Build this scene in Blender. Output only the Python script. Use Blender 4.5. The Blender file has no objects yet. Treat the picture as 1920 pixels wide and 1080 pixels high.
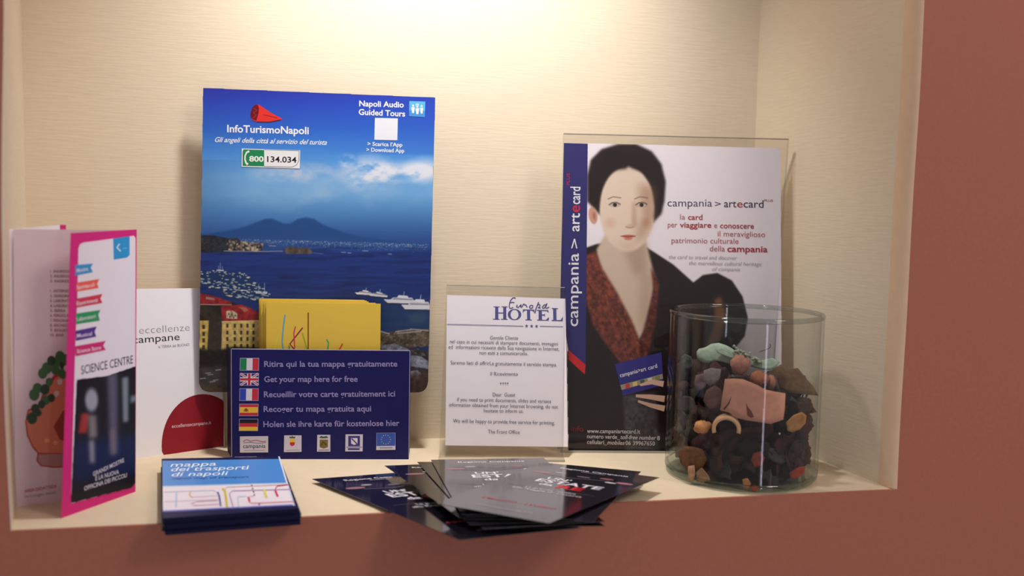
import bpy, math, random
import numpy as np
from mathutils import Vector, Matrix
from mathutils.geometry import tessellate_polygon
random.seed(7)
rng = np.random.default_rng(7)
PI = math.pi
C = bpy.context.scene.collection
scene = bpy.context.scene

# ------------------------------------------------------------------ camera
F = 1800.0                                   # focal length in pixels of a 1920 px wide frame
CAM_H = 0.25
PITCH = math.atan(150 / F); ROLL = math.radians(1.15); YAW = math.radians(12.1587)
def _basis():
    fwd = np.array([math.sin(YAW) * math.cos(PITCH), math.cos(YAW) * math.cos(PITCH), -math.sin(PITCH)])
    r0 = np.array([math.cos(YAW), -math.sin(YAW), 0]); u0 = np.cross(r0, fwd)
    c, s = math.cos(ROLL), math.sin(ROLL)
    return c * r0 + s * u0, -s * r0 + c * u0, fwd
CR, CU, CF = _basis()
CO = np.array([0, 0, CAM_H])
cd = bpy.data.cameras.new('camera'); cam = bpy.data.objects.new('camera', cd); C.objects.link(cam)
cam.matrix_world = Matrix(((CR[0], CU[0], -CF[0], CO[0]), (CR[1], CU[1], -CF[1], CO[1]), (CR[2], CU[2], -CF[2], CO[2]), (0, 0, 0, 1)))
cd.sensor_width = 36; cd.lens = F * 36 / 1920; cd.clip_start = 0.01
cd.dof.use_dof = True; cd.dof.focus_distance = 0.945; cd.dof.aperture_fstop = 3.6
scene.camera = cam

# ------------------------------------------------------------------ light and exposure
world = bpy.data.worlds.new('room_light'); scene.world = world; world.use_nodes = True
bg = world.node_tree.nodes['Background']; bg.inputs[0].default_value = (1.0, 0.90, 0.93, 1); bg.inputs[1].default_value = 0.35
def area(name, loc, target, sx, sy, power, col, shape='RECTANGLE'):
    l = bpy.data.lights.new(name, 'AREA'); l.shape = shape; l.size = sx
    if shape in ('RECTANGLE', 'ELLIPSE'): l.size_y = sy
    l.energy = power; l.color = col
    o = bpy.data.objects.new(name, l); C.objects.link(o); o.location = loc
    o.rotation_euler = (Vector(target) - Vector(loc)).to_track_quat('-Z', 'Y').to_euler()
    return o
def spot(name, loc, target, size, blend, radius, power, col):
    l = bpy.data.lights.new(name, 'SPOT'); l.spot_size = math.radians(size); l.spot_blend = blend; l.shadow_soft_size = radius; l.energy = power; l.color = col
    o = bpy.data.objects.new(name, l); C.objects.link(o); o.location = loc
    o.rotation_euler = (Vector(target) - Vector(loc)).to_track_quat('-Z', 'Y').to_euler()
spot('niche_spotlight', (0.12, 0.80, 0.80), (0.13, 1.0, 0.40), 98, 1.0, 0.032, 21.5, (1.0, 0.98, 0.94))
area('room_lamp', (1.15, -0.35, 1.35), (0.5, 0.769, 0.15), 0.5, 0.5, 9.0, (1.0, 0.83, 0.72), 'DISK')
area('doorway_light', (0.56, -0.75, -0.20), (0.41, 0.84, 0.0), 0.05, 0.50, 0.8, (0.86, 0.80, 1.0))
scene.view_settings.view_transform = 'Standard'; scene.view_settings.look = 'None'
scene.view_settings.exposure = 0.0; scene.view_settings.gamma = 1.0
scene.view_settings.use_curve_mapping = False

# ------------------------------------------------------------------ geometry helpers
def ray(p): return (p[0] - 960) / F * CR - (p[1] - 540) / F * CU + CF
def on_z(p, z=0.0):
    d = ray(p); return CO + d * ((z - CAM_H) / d[2])
def on_y(p, y):
    d = ray(p); return CO + d * (y / d[1])
class Plane:
    """a flat sheet: origin O (base left), X along its width, U up its height, N towards the room"""
    def __init__(s, O, X, U):
        s.O = np.array(O, float); s.X = np.array(X, float) / np.linalg.norm(X)
        U = np.array(U, float); U = U - s.X * (U @ s.X); s.U = U / np.linalg.norm(U); s.N = np.cross(s.X, s.U)
    def uv(s, p):
        d = ray(p); t = ((s.O - CO) @ s.N) / (d @ s.N); q = CO + d * t - s.O
        return (float(q @ s.X), float(q @ s.U))
    def px(s, u, v):
        d = s.O + u[..., None] * s.X + v[..., None] * s.U - CO
        z = d @ CF
        return 960 + F * (d @ CR) / z, 540 - F * (d @ CU) / z
    def mat(s):
        X, U, N, O = s.X, s.U, s.N, s.O
        return Matrix(((X[0], U[0], N[0], O[0]), (X[1], U[1], N[1], O[1]), (X[2], U[2], N[2], O[2]), (0, 0, 0, 1)))
    def moved(s, n): return Plane(s.O + s.N * n, s.X, s.U)
def standing(x, y, yaw, lean, z=0.0):
    X = np.array([math.cos(yaw), math.sin(yaw), 0]); B = np.array([-math.sin(yaw), math.cos(yaw), 0])
    return Plane((x, y, z), X, math.cos(lean) * np.array([0, 0, 1]) + math.sin(lean) * B)

def lin(c):
    c = np.asarray(c, float) / 255.0
    return np.where(c <= 0.04045, c / 12.92, ((c + 0.055) / 1.055) ** 2.4)
_m = {}
def mat(name, rgb, rough=0.6, spec=0.4, bump=0.0, scale=200, vary=0.0, stretch=(1, 1, 1), metal=0.0, coat=0.0):
    key = (name, tuple(rgb), rough, spec, bump, vary)
    if key in _m: return _m[key]
    m = bpy.data.materials.new(name); m.use_nodes = True; nt = m.node_tree; b = nt.nodes['Principled BSDF']
    l = lin(rgb); b.inputs['Base Color'].default_value = (*l, 1); b.inputs['Roughness'].default_value = rough
    b.inputs['Specular IOR Level'].default_value = spec; b.inputs['Metallic'].default_value = metal
    b.inputs['Coat Weight'].default_value = coat; b.inputs['Coat Roughness'].default_value = 0.12
    if bump or vary:
        tc = nt.nodes.new('ShaderNodeTexCoord'); mp = nt.nodes.new('ShaderNodeMapping'); mp.inputs['Scale'].default_value = stretch
        nz = nt.nodes.new('ShaderNodeTexNoise'); nz.inputs['Scale'].default_value = scale; nz.inputs['Detail'].default_value = 5
        nt.links.new(tc.outputs['Object'], mp.inputs[0]); nt.links.new(mp.outputs[0], nz.inputs['Vector'])
        if vary:
            rp = nt.nodes.new('ShaderNodeMapRange'); rp.inputs['From Min'].default_value = 0.3; rp.inputs['From Max'].default_value = 0.7
            rp.inputs['To Min'].default_value = 1 - vary; rp.inputs['To Max'].default_value = 1 + vary * 0.6
            mx = nt.nodes.new('ShaderNodeVectorMath'); mx.operation = 'SCALE'; mx.inputs[0].default_value = tuple(l)
            nt.links.new(nz.outputs['Fac'], rp.inputs['Value']); nt.links.new(rp.outputs[0], mx.inputs['Scale'])
            nt.links.new(mx.outputs[0], b.inputs['Base Color'])
        if bump:
            bp = nt.nodes.new('ShaderNodeBump'); bp.inputs['Strength'].default_value = bump; bp.inputs['Distance'].default_value = 0.001
            nt.links.new(nz.outputs['Fac'], bp.inputs['Height']); nt.links.new(bp.outputs[0], b.inputs['Normal'])
    _m[key] = m; return m
def photo_mat(name, rough, spec=0.4):
    if name in _m: return _m[name]
    m = bpy.data.materials.new(name); m.use_nodes = True; nt = m.node_tree; b = nt.nodes['Principled BSDF']
    a = nt.nodes.new('ShaderNodeVertexColor'); a.layer_name = 'print'
    nt.links.new(a.outputs['Color'], b.inputs['Base Color']); b.inputs['Roughness'].default_value = rough
    b.inputs['Specular IOR Level'].default_value = spec
    _m[name] = m; return m
def clear_mat(name, tint, ior=1.45, rough=0.0, film=0.0):
    """thin clear glass or acrylic: Fresnel mix of see-through and mirror, both faces modelled"""
    m = bpy.data.materials.new(name); m.use_nodes = True; nt = m.node_tree; nt.nodes.clear()
    out = nt.nodes.new('ShaderNodeOutputMaterial'); mx = nt.nodes.new('ShaderNodeMixShader')
    tr = nt.nodes.new('ShaderNodeBsdfTransparent'); tr.inputs[0].default_value = (*tint, 1)
    gl = nt.nodes.new('ShaderNodeBsdfGlossy'); gl.inputs['Roughness'].default_value = rough
    fr = nt.nodes.new('ShaderNodeFresnel'); fr.inputs[0].default_value = ior
    gm = nt.nodes.new('ShaderNodeNewGeometry'); ma = nt.nodes.new('ShaderNodeMath'); ma.operation = 'MULTIPLY_ADD'; ma.inputs[1].default_value = 1 / ior - ior; ma.inputs[2].default_value = ior
    nt.links.new(gm.outputs['Backfacing'], ma.inputs[0]); nt.links.new(ma.outputs[0], fr.inputs[0])   # both skins reflect like air-to-glass
    nt.links.new(fr.outputs[0], mx.inputs[0]); nt.links.new(tr.outputs[0], mx.inputs[1]); nt.links.new(gl.outputs[0], mx.inputs[2])
    nt.links.new(mx.outputs[0], out.inputs[0]); return m

def link(name, verts, faces, mats, parent=None, fmats=None, smooth=False):
    me = bpy.data.meshes.new(name); me.from_pydata([tuple(map(float, v)) for v in verts], [], [tuple(map(int, f)) for f in faces])
    for m in (mats if isinstance(mats, (list, tuple)) else [mats]): me.materials.append(m)
    if fmats is not None: me.polygons.foreach_set('material_index', fmats)
    if smooth: me.polygons.foreach_set('use_smooth', [True] * len(me.polygons))
    me.update()
    o = bpy.data.objects.new(name, me); C.objects.link(o)
    if parent: o.parent = parent
    return o
def empty(name, M=None):
    o = bpy.data.objects.new(name, None); C.objects.link(o); o.empty_display_size = 0.02
    if M is not None: o.matrix_world = M
    return o
def tag(o, label=None, cat=None, group=None, kind=None):
    if label: o['label'] = label
    if cat: o['category'] = cat
    if group: o['group'] = group
    if kind: o['kind'] = kind
    return o
def box_geo(x0, x1, y0, y1, z0, z1):
    v = [(x, y, z) for z in (z0, z1) for y in (y0, y1) for x in (x0, x1)]
    return v, [(0, 2, 3, 1), (4, 5, 7, 6), (0, 1, 5, 4), (2, 6, 7, 3), (0, 4, 6, 2), (1, 3, 7, 5)]
def merge(*geos):
    V, Fc = [], []
    for v, f in geos:
        n = len(V); V += list(v); Fc += [tuple(i + n for i in g) for g in f]
    return V, Fc
def prism(poly, z0, z1):
    """outline in local x,y (counter-clockwise) extruded from z0 to z1"""
    n = len(poly); V = [(p[0], p[1], z0) for p in poly] + [(p[0], p[1], z1) for p in poly]
    Fc = [tuple(range(n - 1, -1, -1)), tuple(range(n, 2 * n))] + [(i, (i + 1) % n, (i + 1) % n + n, i + n) for i in range(n)]
    return V, Fc
def rounded(pts, rads, seg=6):
    """rounds the corners of a convex outline"""
    out = []; n = len(pts)
    for i in range(n):
        p = np.array(pts[i]); a = np.array(pts[i - 1]) - p; b = np.array(pts[(i + 1) % n]) - p; r = rads[i]
        if r <= 0: out.append(tuple(p)); continue
        a /= np.linalg.norm(a); b /= np.linalg.norm(b)
        for k in range(seg + 1):
            t = k / seg; q = (1 - t) ** 2 * (p + a * r) + 2 * t * (1 - t) * p + t * t * (p + b * r); out.append(tuple(q))
    return out
def inside(px, py, poly):
    r = np.zeros(px.shape, bool); n = len(poly)
    for i in range(n):
        x1, y1 = poly[i]; x2, y2 = poly[(i + 1) % n]
        if y1 == y2: continue
        r ^= ((y1 > py) != (y2 > py)) & (px < (x2 - x1) * (py - y1) / (y2 - y1) + x1)
    return r

# ------------------------------------------------------------------ flat print: photographs (colour per vertex) and lettering (flat shapes)
def vnoise(w, h, sx, sy, seed=0):
    r = np.random.default_rng(seed); gx = int(w / sx) + 3; gy = int(h / sy) + 3; g = r.random((gy, gx))
    X = np.arange(w) / sx; Y = np.arange(h) / sy; xi = X.astype(int); yi = Y.astype(int)
    fx = X - xi; fy = (Y - yi)[:, None]; fx = fx * fx * (3 - 2 * fx); fy = fy * fy * (3 - 2 * fy)
    a = g[yi][:, xi]; b = g[yi][:, xi + 1]; c = g[yi + 1][:, xi]; d = g[yi + 1][:, xi + 1]
    return (a * (1 - fx) + b * fx) * (1 - fy) + (c * (1 - fx) + d * fx) * fy
def fbm(w, h, sx, sy, oct=4, seed=0):
    t = np.zeros((h, w)); a = 1; s = 0
    for k in range(oct): t += a * vnoise(w, h, sx, sy, seed + k); s += a; a *= .55; sx = max(sx / 2, 1.01); sy = max(sy / 2, 1.01)
    return t / s
def blur1(m, r):
    if r < 0.5: return m
    r = int(round(r))
    for ax in (0, 1):
        for _ in range(2):
            p = np.pad(m, [(r + 1, r) if a == ax else (0, 0) for a in (0, 1)], mode='edge'); c = np.cumsum(p, axis=ax)
            n = m.shape[ax]
            m = (np.take(c, np.arange(2 * r + 1, 2 * r + 1 + n), ax) - np.take(c, np.arange(0, n), ax)) / (2 * r + 1)
    return m
class Canvas:
    def __init__(s, x0, y0, x1, y1, col):
        s.x0, s.y0, s.w, s.h = x0, y0, int(x1 - x0), int(y1 - y0)
        s.a = np.zeros((s.h, s.w, 3)) + np.array(col, float)
        s.X, s.Y = np.meshgrid(np.arange(s.w) + x0 + .5, np.arange(s.h) + y0 + .5)
    def vgrad(s, stops):
        ys = [k[0] for k in stops]
        for c in range(3): s.a[..., c] = np.interp(s.Y, ys, [k[1][c] for k in stops])
    def mask(s, m, col, alpha=1.0): s.a += (np.array(col, float) - s.a) * (np.clip(m, 0, 1) * alpha)[..., None]
    def poly(s, pts, col, alpha=1.0, blur=0.0, tex=0.0, seed=1):
        pad = 3 * blur + 2
        xs = [p[0] for p in pts]; ys = [p[1] for p in pts]
        i0 = max(0, int(min(xs) - pad - s.x0)); i1 = min(s.w, int(max(xs) + pad - s.x0) + 1); j0 = max(0, int(min(ys) - pad - s.y0)); j1 = min(s.h, int(max(ys) + pad - s.y0) + 1)
        if i1 <= i0 or j1 <= j0: return
        X = s.X[j0:j1, i0:i1]; Y = s.Y[j0:j1, i0:i1]; m = np.zeros(X.shape)
        for dx in (-.33, 0, .33):
            for dy in (-.33, 0, .33): m += inside(X + dx, Y + dy, pts)
        m = blur1(m / 9, blur) * alpha; c = np.array(col, float)[None, None]
        if tex: c = c * (1 + tex * (fbm(X.shape[1], X.shape[0], 6, 6, 3, seed) - .5) * 2)[..., None]
        s.a[j0:j1, i0:i1] += (c - s.a[j0:j1, i0:i1]) * m[..., None]
    def ell(s, cx, cy, rx, ry, col, alpha=1.0, soft=0.3, rot=0.0):
        c, k = math.cos(rot), math.sin(rot); x = s.X - cx; y = s.Y - cy
        d = np.hypot((x * c + y * k) / rx, (-x * k + y * c) / ry)
        s.mask(np.clip((1 - d) / max(soft, 1e-3) + (0.5 if soft < .2 else 0), 0, 1), col, alpha)
    def line(s, pts, w, col, alpha=1.0):
        m = np.zeros(s.X.shape)
        for (x1, y1), (x2, y2) in zip(pts[:-1], pts[1:]):
            L = max((x2 - x1) ** 2 + (y2 - y1) ** 2, 1e-6)
            t = np.clip(((s.X - x1) * (x2 - x1) + (s.Y - y1) * (y2 - y1)) / L, 0, 1)
            d = np.hypot(s.X - x1 - t * (x2 - x1), s.Y - y1 - t * (y2 - y1)); m = np.maximum(m, np.clip(w / 2 - d + .5, 0, 1))
        s.mask(m, col, alpha)
    def sample(s, px, py):
        x = np.clip(px - s.x0 - .5, 0, s.w - 1.001); y = np.clip(py - s.y0 - .5, 0, s.h - 1.001)
        xi = x.astype(int); yi = y.astype(int); fx = (x - xi)[..., None]; fy = (y - yi)[..., None]
        a = s.a
        return (a[yi, xi] * (1 - fx) + a[yi, xi + 1] * fx) * (1 - fy) + (a[yi + 1, xi] * (1 - fx) + a[yi + 1, xi + 1] * fx) * fy
def photo(name, plane, outline, canvas, material, parent, step=0.00055, z=0.0, gain=1.0):
    """a printed photograph: fine flat grid filling the outline (local coordinates), one colour per point"""
    us = [p[0] for p in outline]; vs = [p[1] for p in outline]
    nx = int((max(us) - min(us)) / step) + 2; ny = int((max(vs) - min(vs)) / step) + 2
    gu, gv = np.meshgrid(np.linspace(min(us), max(us), nx), np.linspace(min(vs), max(vs), ny))
    px, py = plane.px(gu, gv); col = lin(np.clip(canvas.sample(px, py), 0, 255)) * gain
    idx = np.arange(nx * ny).reshape(ny, nx)
    q = np.stack([idx[:-1, :-1], idx[:-1, 1:], idx[1:, 1:], idx[1:, :-1]], -1).reshape(-1, 4)
    cu = (gu[:-1, :-1] + gu[1:, 1:]) / 2; cv = (gv[:-1, :-1] + gv[1:, 1:]) / 2
    q = q[inside(cu, cv, outline).ravel()]
    used = np.unique(q); remap = np.full(nx * ny, -1); remap[used] = np.arange(len(used)); q = remap[q]
    co = np.stack([gu.ravel(), gv.ravel(), np.full(nx * ny, z)], -1)[used]
    me = bpy.data.meshes.new(name); me.vertices.add(len(co)); me.vertices.foreach_set('co', co.astype(np.float32).ravel())
    me.loops.add(q.size); me.loops.foreach_set('vertex_index', q.astype(np.int32).ravel())
    me.polygons.add(len(q)); me.polygons.foreach_set('loop_start', np.arange(0, q.size, 4, dtype=np.int32))
    me.update(calc_edges=True); me.validate()
    at = me.color_attributes.new('print', 'FLOAT_COLOR', 'POINT')
    rgba = np.ones((len(co), 4), np.float32); rgba[:, :3] = col.reshape(-1, 3)[used]; at.data.foreach_set('color', rgba.ravel())
    me.materials.append(material)
    o = bpy.data.objects.new(name, me); C.objects.link(o); o.parent = parent; return o

_tc = {}
def glyphs(s, bold=0.0, spacing=1.0):
    k = (s, bold, spacing)
    if k in _tc: return _tc[k]
    cu = bpy.data.curves.new('t', 'FONT'); cu.body = s; cu.size = 1; cu.offset = bold; cu.resolution_u = 3; cu.space_character = spacing; cu.fill_mode = 'FRONT'
    o = bpy.data.objects.new('t', cu); C.objects.link(o); dg = bpy.context.evaluated_depsgraph_get()
    me = bpy.data.meshes.new_from_object(o.evaluated_get(dg))
    v = np.zeros(len(me.vertices) * 3, np.float32); me.vertices.foreach_get('co', v); v = v.reshape(-1, 3)[:, :2].astype(float)
    f = [tuple(p.vertices) for p in me.polygons]
    bpy.data.objects.remove(o); bpy.data.curves.remove(cu); bpy.data.meshes.remove(me)
    _tc[k] = (v, f); return _tc[k]
CAP = glyphs('H')[0][:, 1].max()
class Print:
    """collects flat coloured shapes on one plane and links them as one mesh"""
    def __init__(s, plane, z=0.00006, rough=0.5, spec=0.35, dz=0.000012):
        s.p, s.z, s.V, s.F, s.M, s.cols, s.rough, s.spec, s.dz = plane, z, [], [], [], [], rough, spec, dz
    def ci(s, col):
        col = tuple(col)
        if col not in s.cols: s.cols.append(col)
        return s.cols.index(col)
    def raw(s, pts, faces, col):
        n = len(s.V); s.V += [(x, y, s.z) for x, y in pts]; s.F += [tuple(i + n for i in f) for f in faces]; s.M += [s.ci(col)] * len(faces); s.z += s.dz
    def poly(s, px, col):
        uv = [s.p.uv(p) for p in px]
        t = tessellate_polygon([[Vector((u, v, 0)) for u, v in uv]]); s.raw(uv, t, col)
    def rect(s, x0, y0, x1, y1, col): s.poly([(x0, y0), (x1, y0), (x1, y1), (x0, y1)], col)
    def quad(s, q, fx0, fy0, fx1, fy1, col):
        """fraction rectangle within an image quad TL,TR,BR,BL"""
        def at(a, b): 
            t = np.array(q[0]) * (1 - a) + np.array(q[1]) * a; d = np.array(q[3]) * (1 - a) + np.array(q[2]) * a; return tuple(t * (1 - b) + d * b)
        s.poly([at(fx0, fy0), at(fx1, fy0), at(fx1, fy1), at(fx0, fy1)], col)
    def ell(s, cx, cy, rx, ry, col, n=20, a0=0, a1=2 * PI, rot=0):
        pts = [(cx + rx * math.cos(a) * math.cos(rot) - ry * math.sin(a) * math.sin(rot), cy + rx * math.cos(a) * math.sin(rot) + ry * math.sin(a) * math.cos(rot)) for a in np.linspace(a0, a1, n, endpoint=abs(a1 - a0) < 6.2)]
        s.poly(pts, col)
    def stroke(s, pts, w, col):
        P = [np.array(p, float) for p in pts]; V = []; Fc = []
        w = w if isinstance(w, (list, tuple)) else [w] * len(P)
        for i, p in enumerate(P):
            d = (P[min(i + 1, len(P) - 1)] - P[max(i - 1, 0)]); d /= max(np.linalg.norm(d), 1e-6); n = np.array([-d[1], d[0]]) * w[i] / 2
            V += [s.p.uv(p + n), s.p.uv(p - n)]
        for i in range(len(P) - 1): Fc.append((2 * i, 2 * i + 1, 2 * i + 3, 2 * i + 2))
        s.raw(V, Fc, col)
    def text(s, t, L, R, cap, col, bold=0.0, shear=0.0, up=None, spacing=1.0):
        v, f = glyphs(t, bold, spacing)
        a = np.array(s.p.uv(L)); b = np.array(s.p.uv(R)); d = b - a; x0, x1 = v[:, 0].min(), v[:, 0].max()
        if up is None: 
            q = np.array(s.p.uv((L[0], L[1] - cap))); h = np.linalg.norm(q - a)
        else:
            q = np.array(s.p.uv((L[0] + up[0] * cap, L[1] + up[1] * cap))); h = np.linalg.norm(q - a)
        n = np.array([-d[1], d[0]]) / np.linalg.norm(d)
        X = (v[:, 0] - x0) / (x1 - x0); Y = v[:, 1] / CAP * h
        P = a + X[:, None] * d + Y[:, None] * n + (shear * Y)[:, None] * d / np.linalg.norm(d)
        s.raw([tuple(p) for p in P], f, col)
    def build(s, name, parent):
        ms = [mat('ink', c, s.rough, s.spec) for c in s.cols]
        return link(name, s.V, s.F, ms, parent, s.M)
def sheet_geo(plane, pxs, t, rads=None):
    """thin card whose face has the given outline (image TL,TR,BR,BL); front face at local z = 0"""
    o = [plane.uv(p) for p in pxs][::-1]
    if rads: o = rounded(o, rads[::-1])
    return o, prism(o, -t, 0)

# ================================================================== THE NICHE (setting)
wall_mat = mat('cream_wallpaper', (223, 208, 184), 0.75, 0.25, bump=0.16, scale=90, vary=0.035, stretch=(0.5, 0.5, 7))
plaster = mat('cream_plaster', (222, 204, 176), 0.7, 0.3, bump=0.15, scale=60, vary=0.03)
jambm = mat('warm_lit_jamb_plaster', (226, 196, 164), 0.7, 0.3, bump=0.2, scale=80, vary=0.03)  # peach tint paints in the warmer room light on the rounded wall edge
terra = mat('terracotta_paint', (174, 109, 88), 0.65, 0.3, bump=0.10, scale=260, vary=0.04)
YF, YB, TOP = 0.769, 1.015, 0.86
XL, XR, XLB, XRB = -0.218, 0.5315, -0.2665, 0.4965
def wob(t, s): return 0.0010 * math.sin(9 * t + s) + 0.0006 * math.sin(31 * t + 2.3 * s)
def grid_wall(name, fn, nu, nv, m):
    V = [fn(i / nu, j / nv) for j in range(nv + 1) for i in range(nu + 1)]
    Fc = [(j * (nu + 1) + i, j * (nu + 1) + i + 1, (j + 1) * (nu + 1) + i + 1, (j + 1) * (nu + 1) + i) for j in range(nv) for i in range(nu)]
    return tag(link(name, V, Fc, m, smooth=True), kind='structure')
lerp = lambda a, b, t: a + (b - a) * t
def xl(z): return XL + np.interp(z, [0, .12, .23, .39, TOP], [0, -.0022, -.0007, .0045, .006]) + wob(z, 1) * .5
def xr(z): return XR + wob(z, 4) * .6
def ff(x): return 0.0010 * math.sin(14 * x + 1) * max(0.0, math.sin(PI * (x - float(xl(0))) / (float(xr(0)) - float(xl(0)))))
def f_floor(u, v):
    x0 = lerp(float(xl(0)), XLB, v); x1 = lerp(float(xr(0)), XRB, v); x = lerp(x0, x1, u)
    return (x, lerp(YF + ff(x) + 0.001, YB, v), 0.0 - (0.0010 if v == 0 else 0))
grid_wall('floor', f_floor, 60, 24, plaster)
grid_wall('wall_back', lambda u, v: (lerp(XLB, XRB, u), YB, lerp(0, TOP, v)), 8, 8, wall_mat)
def f_left(u, v):
    z = v * TOP; t = u; x = lerp(xl(z), XLB, t) + (0.0 if t > 0 else 0)
    return (x, lerp(YF + 0.001, YB, t), z)
grid_wall('wall_left', f_left, 16, 40, wall_mat)
def f_right(u, v):
    z = v * TOP; x0 = xr(z)
    return (lerp(x0 - 0.0075, XRB, u), lerp(YF + 0.018, YB, u), z)
grid_wall('wall_right', f_right, 16, 40, wall_mat)
tr = grid_wall('trim_1', lambda u, v: (xr(v * TOP) - 0.0075 * math.sin(u * PI / 2), YF + 0.018 * (1 - math.cos(u * PI / 2)) + 0.0, v * TOP), 6, 40, jambm)
grid_wall('ceiling', lambda u, v: (lerp(lerp(XL, XR, u), lerp(XLB, XRB, u), v), lerp(YF, YB, v), TOP), 4, 4, plaster)
# front wall of the room around the opening
def front_wall():
    V, Fc = [], []
    def strip(A, Bp):
        n = len(V); V.extend(A); V.extend(Bp); k = len(A)
        Fc.extend([(n + i, n + i + 1, n + k + i + 1, n + k + i) for i in range(k - 1)])
    zs = np.linspace(0, TOP, 50); A0, A1, B0, B1 = float(xl(0)), float(xr(0)), float(xl(TOP)), float(xr(TOP)); xs = np.linspace(A0, A1, 60); xt = np.linspace(B0, B1, 60)
    strip([(-1.6, YF, z) for z in zs], [(xl(z), YF, z) for z in zs])
    strip([(xr(z), YF, z) for z in zs], [(2.0, YF, z) for z in zs])
    strip([(x, YF, -1.0) for x in xs], [(x, YF + ff(x), -0.0006) for x in xs])
    strip([(x, YF + ff(x), -0.0006) for x in xs], [(x, YF + ff(x) + 0.001, 0.0) for x in xs])
    strip([(x, YF, TOP) for x in xt], [(x, YF, 1.7) for x in xt])
    V0 = len(V)
    for a, b, c, d in ((-1.6, A0, -1.0, 0), (A1, 2.0, -1.0, 0), (-1.6, B0, TOP, 1.7), (B1, 2.0, TOP, 1.7)):
        n = len(V); V.extend([(a, YF, c), (b, YF, c), (b, YF, d), (a, YF, d)]); Fc.append((n, n + 1, n + 2, n + 3))
    return V, Fc
tag(link('wall_front', *front_wall(), terra), kind='structure')

# ================================================================== MAP DISPENSER: carton box with tall poster card behind
CARD = (236, 232, 232)
YBX = -0.1435
boxp = standing(-0.0703, 0.9572, YBX, 0.0)
BW, BH, BD = 0.1717, 0.1083, 0.030
disp = empty('map_dispenser', boxp.mat())
tag(disp, 'blue carton map dispenser with flag list in front and tall bay-and-volcano poster card behind', 'leaflet dispenser')
navy = mat('navy_carton', (20, 20, 88), 0.5, 0.25, bump=0.1, scale=300, vary=0.05)
edge = mat('worn_white_card_edge', (176, 172, 196), 0.8, 0.2)
T = 0.0008
front = link('front_panel', *box_geo(0, BW, 0, BH, -T, 0), navy, disp)
def rim(x0, x1, y0, y1, n=60):                 # worn white edge, slightly ragged
    V, Fc = [], []
    return box_geo(x0, x1, y0, y1, -T - 0.0001, 0.00012)
for R4 in ((0, BW, BH, BH + 0.0005), (-0.0005, 0, 0.002, BH), (BW, BW + 0.0005, 0.002, BH)): link('worn_edge', *rim(*R4), edge, front)
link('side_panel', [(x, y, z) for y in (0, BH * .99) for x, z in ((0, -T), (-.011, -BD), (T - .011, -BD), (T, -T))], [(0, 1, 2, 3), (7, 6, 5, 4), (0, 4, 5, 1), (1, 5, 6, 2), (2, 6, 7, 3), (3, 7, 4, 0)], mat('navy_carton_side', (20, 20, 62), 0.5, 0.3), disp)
link('side_panel', *box_geo(BW - T, BW + 0.0001, 0, BH * 0.98, -BD, -T), navy, disp)
link('bottom_panel', *box_geo(T, BW - T, 0.0001, T, -BD, -T), navy, disp)
pr = Print(boxp, rough=0.45)
TXT = (146, 138, 190)
FLX = [(451, 484)]
def flag_quad(y0, y1, x0=451, x1=485): return [(x0, y0), (x1, y0), (x1 - .5, y1), (x0 - .5, y1)]
W, R_, G_, BL_, Y_, K_ = (222, 216, 226), (196, 44, 60), (24, 128, 80), (48, 70, 176), (232, 190, 60), (20, 16, 24)
for i, (y0, y1) in enumerate(((672, 694), (700.5, 722), (729, 750.5), (758, 779), (786, 807))):
    q = flag_quad(y0, y1, 451 - i * .4, 485 - i * .4)
    pr.quad(q, -.03, -.05, 1.03, 1.05, (150, 150, 190))
    if i == 0: pr.quad(q, 0, 0, .34, 1, G_); pr.quad(q, .34, 0, .67, 1, W); pr.quad(q, .67, 0, 1, 1, R_)
    if i == 1:
        pr.quad(q, 0, 0, 1, 1, (36, 40, 120)); x0, y0_, x1, y1_ = 451, y0, 484.5, y1
        for a, b in (((x0, y0_), (x1, y1_)), ((x0, y1_), (x1, y0_))):
            pr.stroke([a, b], 4.2, W); pr.stroke([a, b], 1.6, R_)
        pr.quad(q, .38, 0, .62, 1, W); pr.quad(q, 0, .32, 1, .68, W); pr.quad(q, .43, 0, .57, 1, R_); pr.quad(q, 0, .40, 1, .60, R_)
    if i == 2: pr.quad(q, 0, 0, .34, 1, BL_); pr.quad(q, .34, 0, .67, 1, W); pr.quad(q, .67, 0, 1, 1, R_)
    if i == 3: pr.quad(q, 0, 0, 1, .25, R_); pr.quad(q, 0, .25, 1, .75, Y_); pr.quad(q, 0, .75, 1, 1, R_); pr.ell(461.5, 768.5, 2.4, 3.4, (140, 70, 40)); pr.rect(457.5, 767, 459, 772, (150, 90, 60)); pr.rect(464, 767, 465.5, 772, (150, 90, 60))
    if i == 4: pr.quad(q, 0, 0, 1, .34, K_); pr.quad(q, 0, .34, 1, .67, R_); pr.quad(q, 0, .67, 1, 1, Y_)
for t, L, R in (('Ritira qui la tua mappa gratuitamente', (495.5, 687.5), (745, 687)), ('Get your map here for free', (495.5, 716), (670.5, 715.5)),
                ('Recueillir votre carte gratuitement ici', (495, 744.5), (741, 743)), ('Recoger tu mapa gratuita aqui', (494.5, 772), (696, 771)),
                ('Holen sle ihre karte f\u00fcr kostenlose hier', (494, 800.5), (749, 798))):
    pr.text(t, L, R, 10.5, TXT, bold=0.018)
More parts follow.
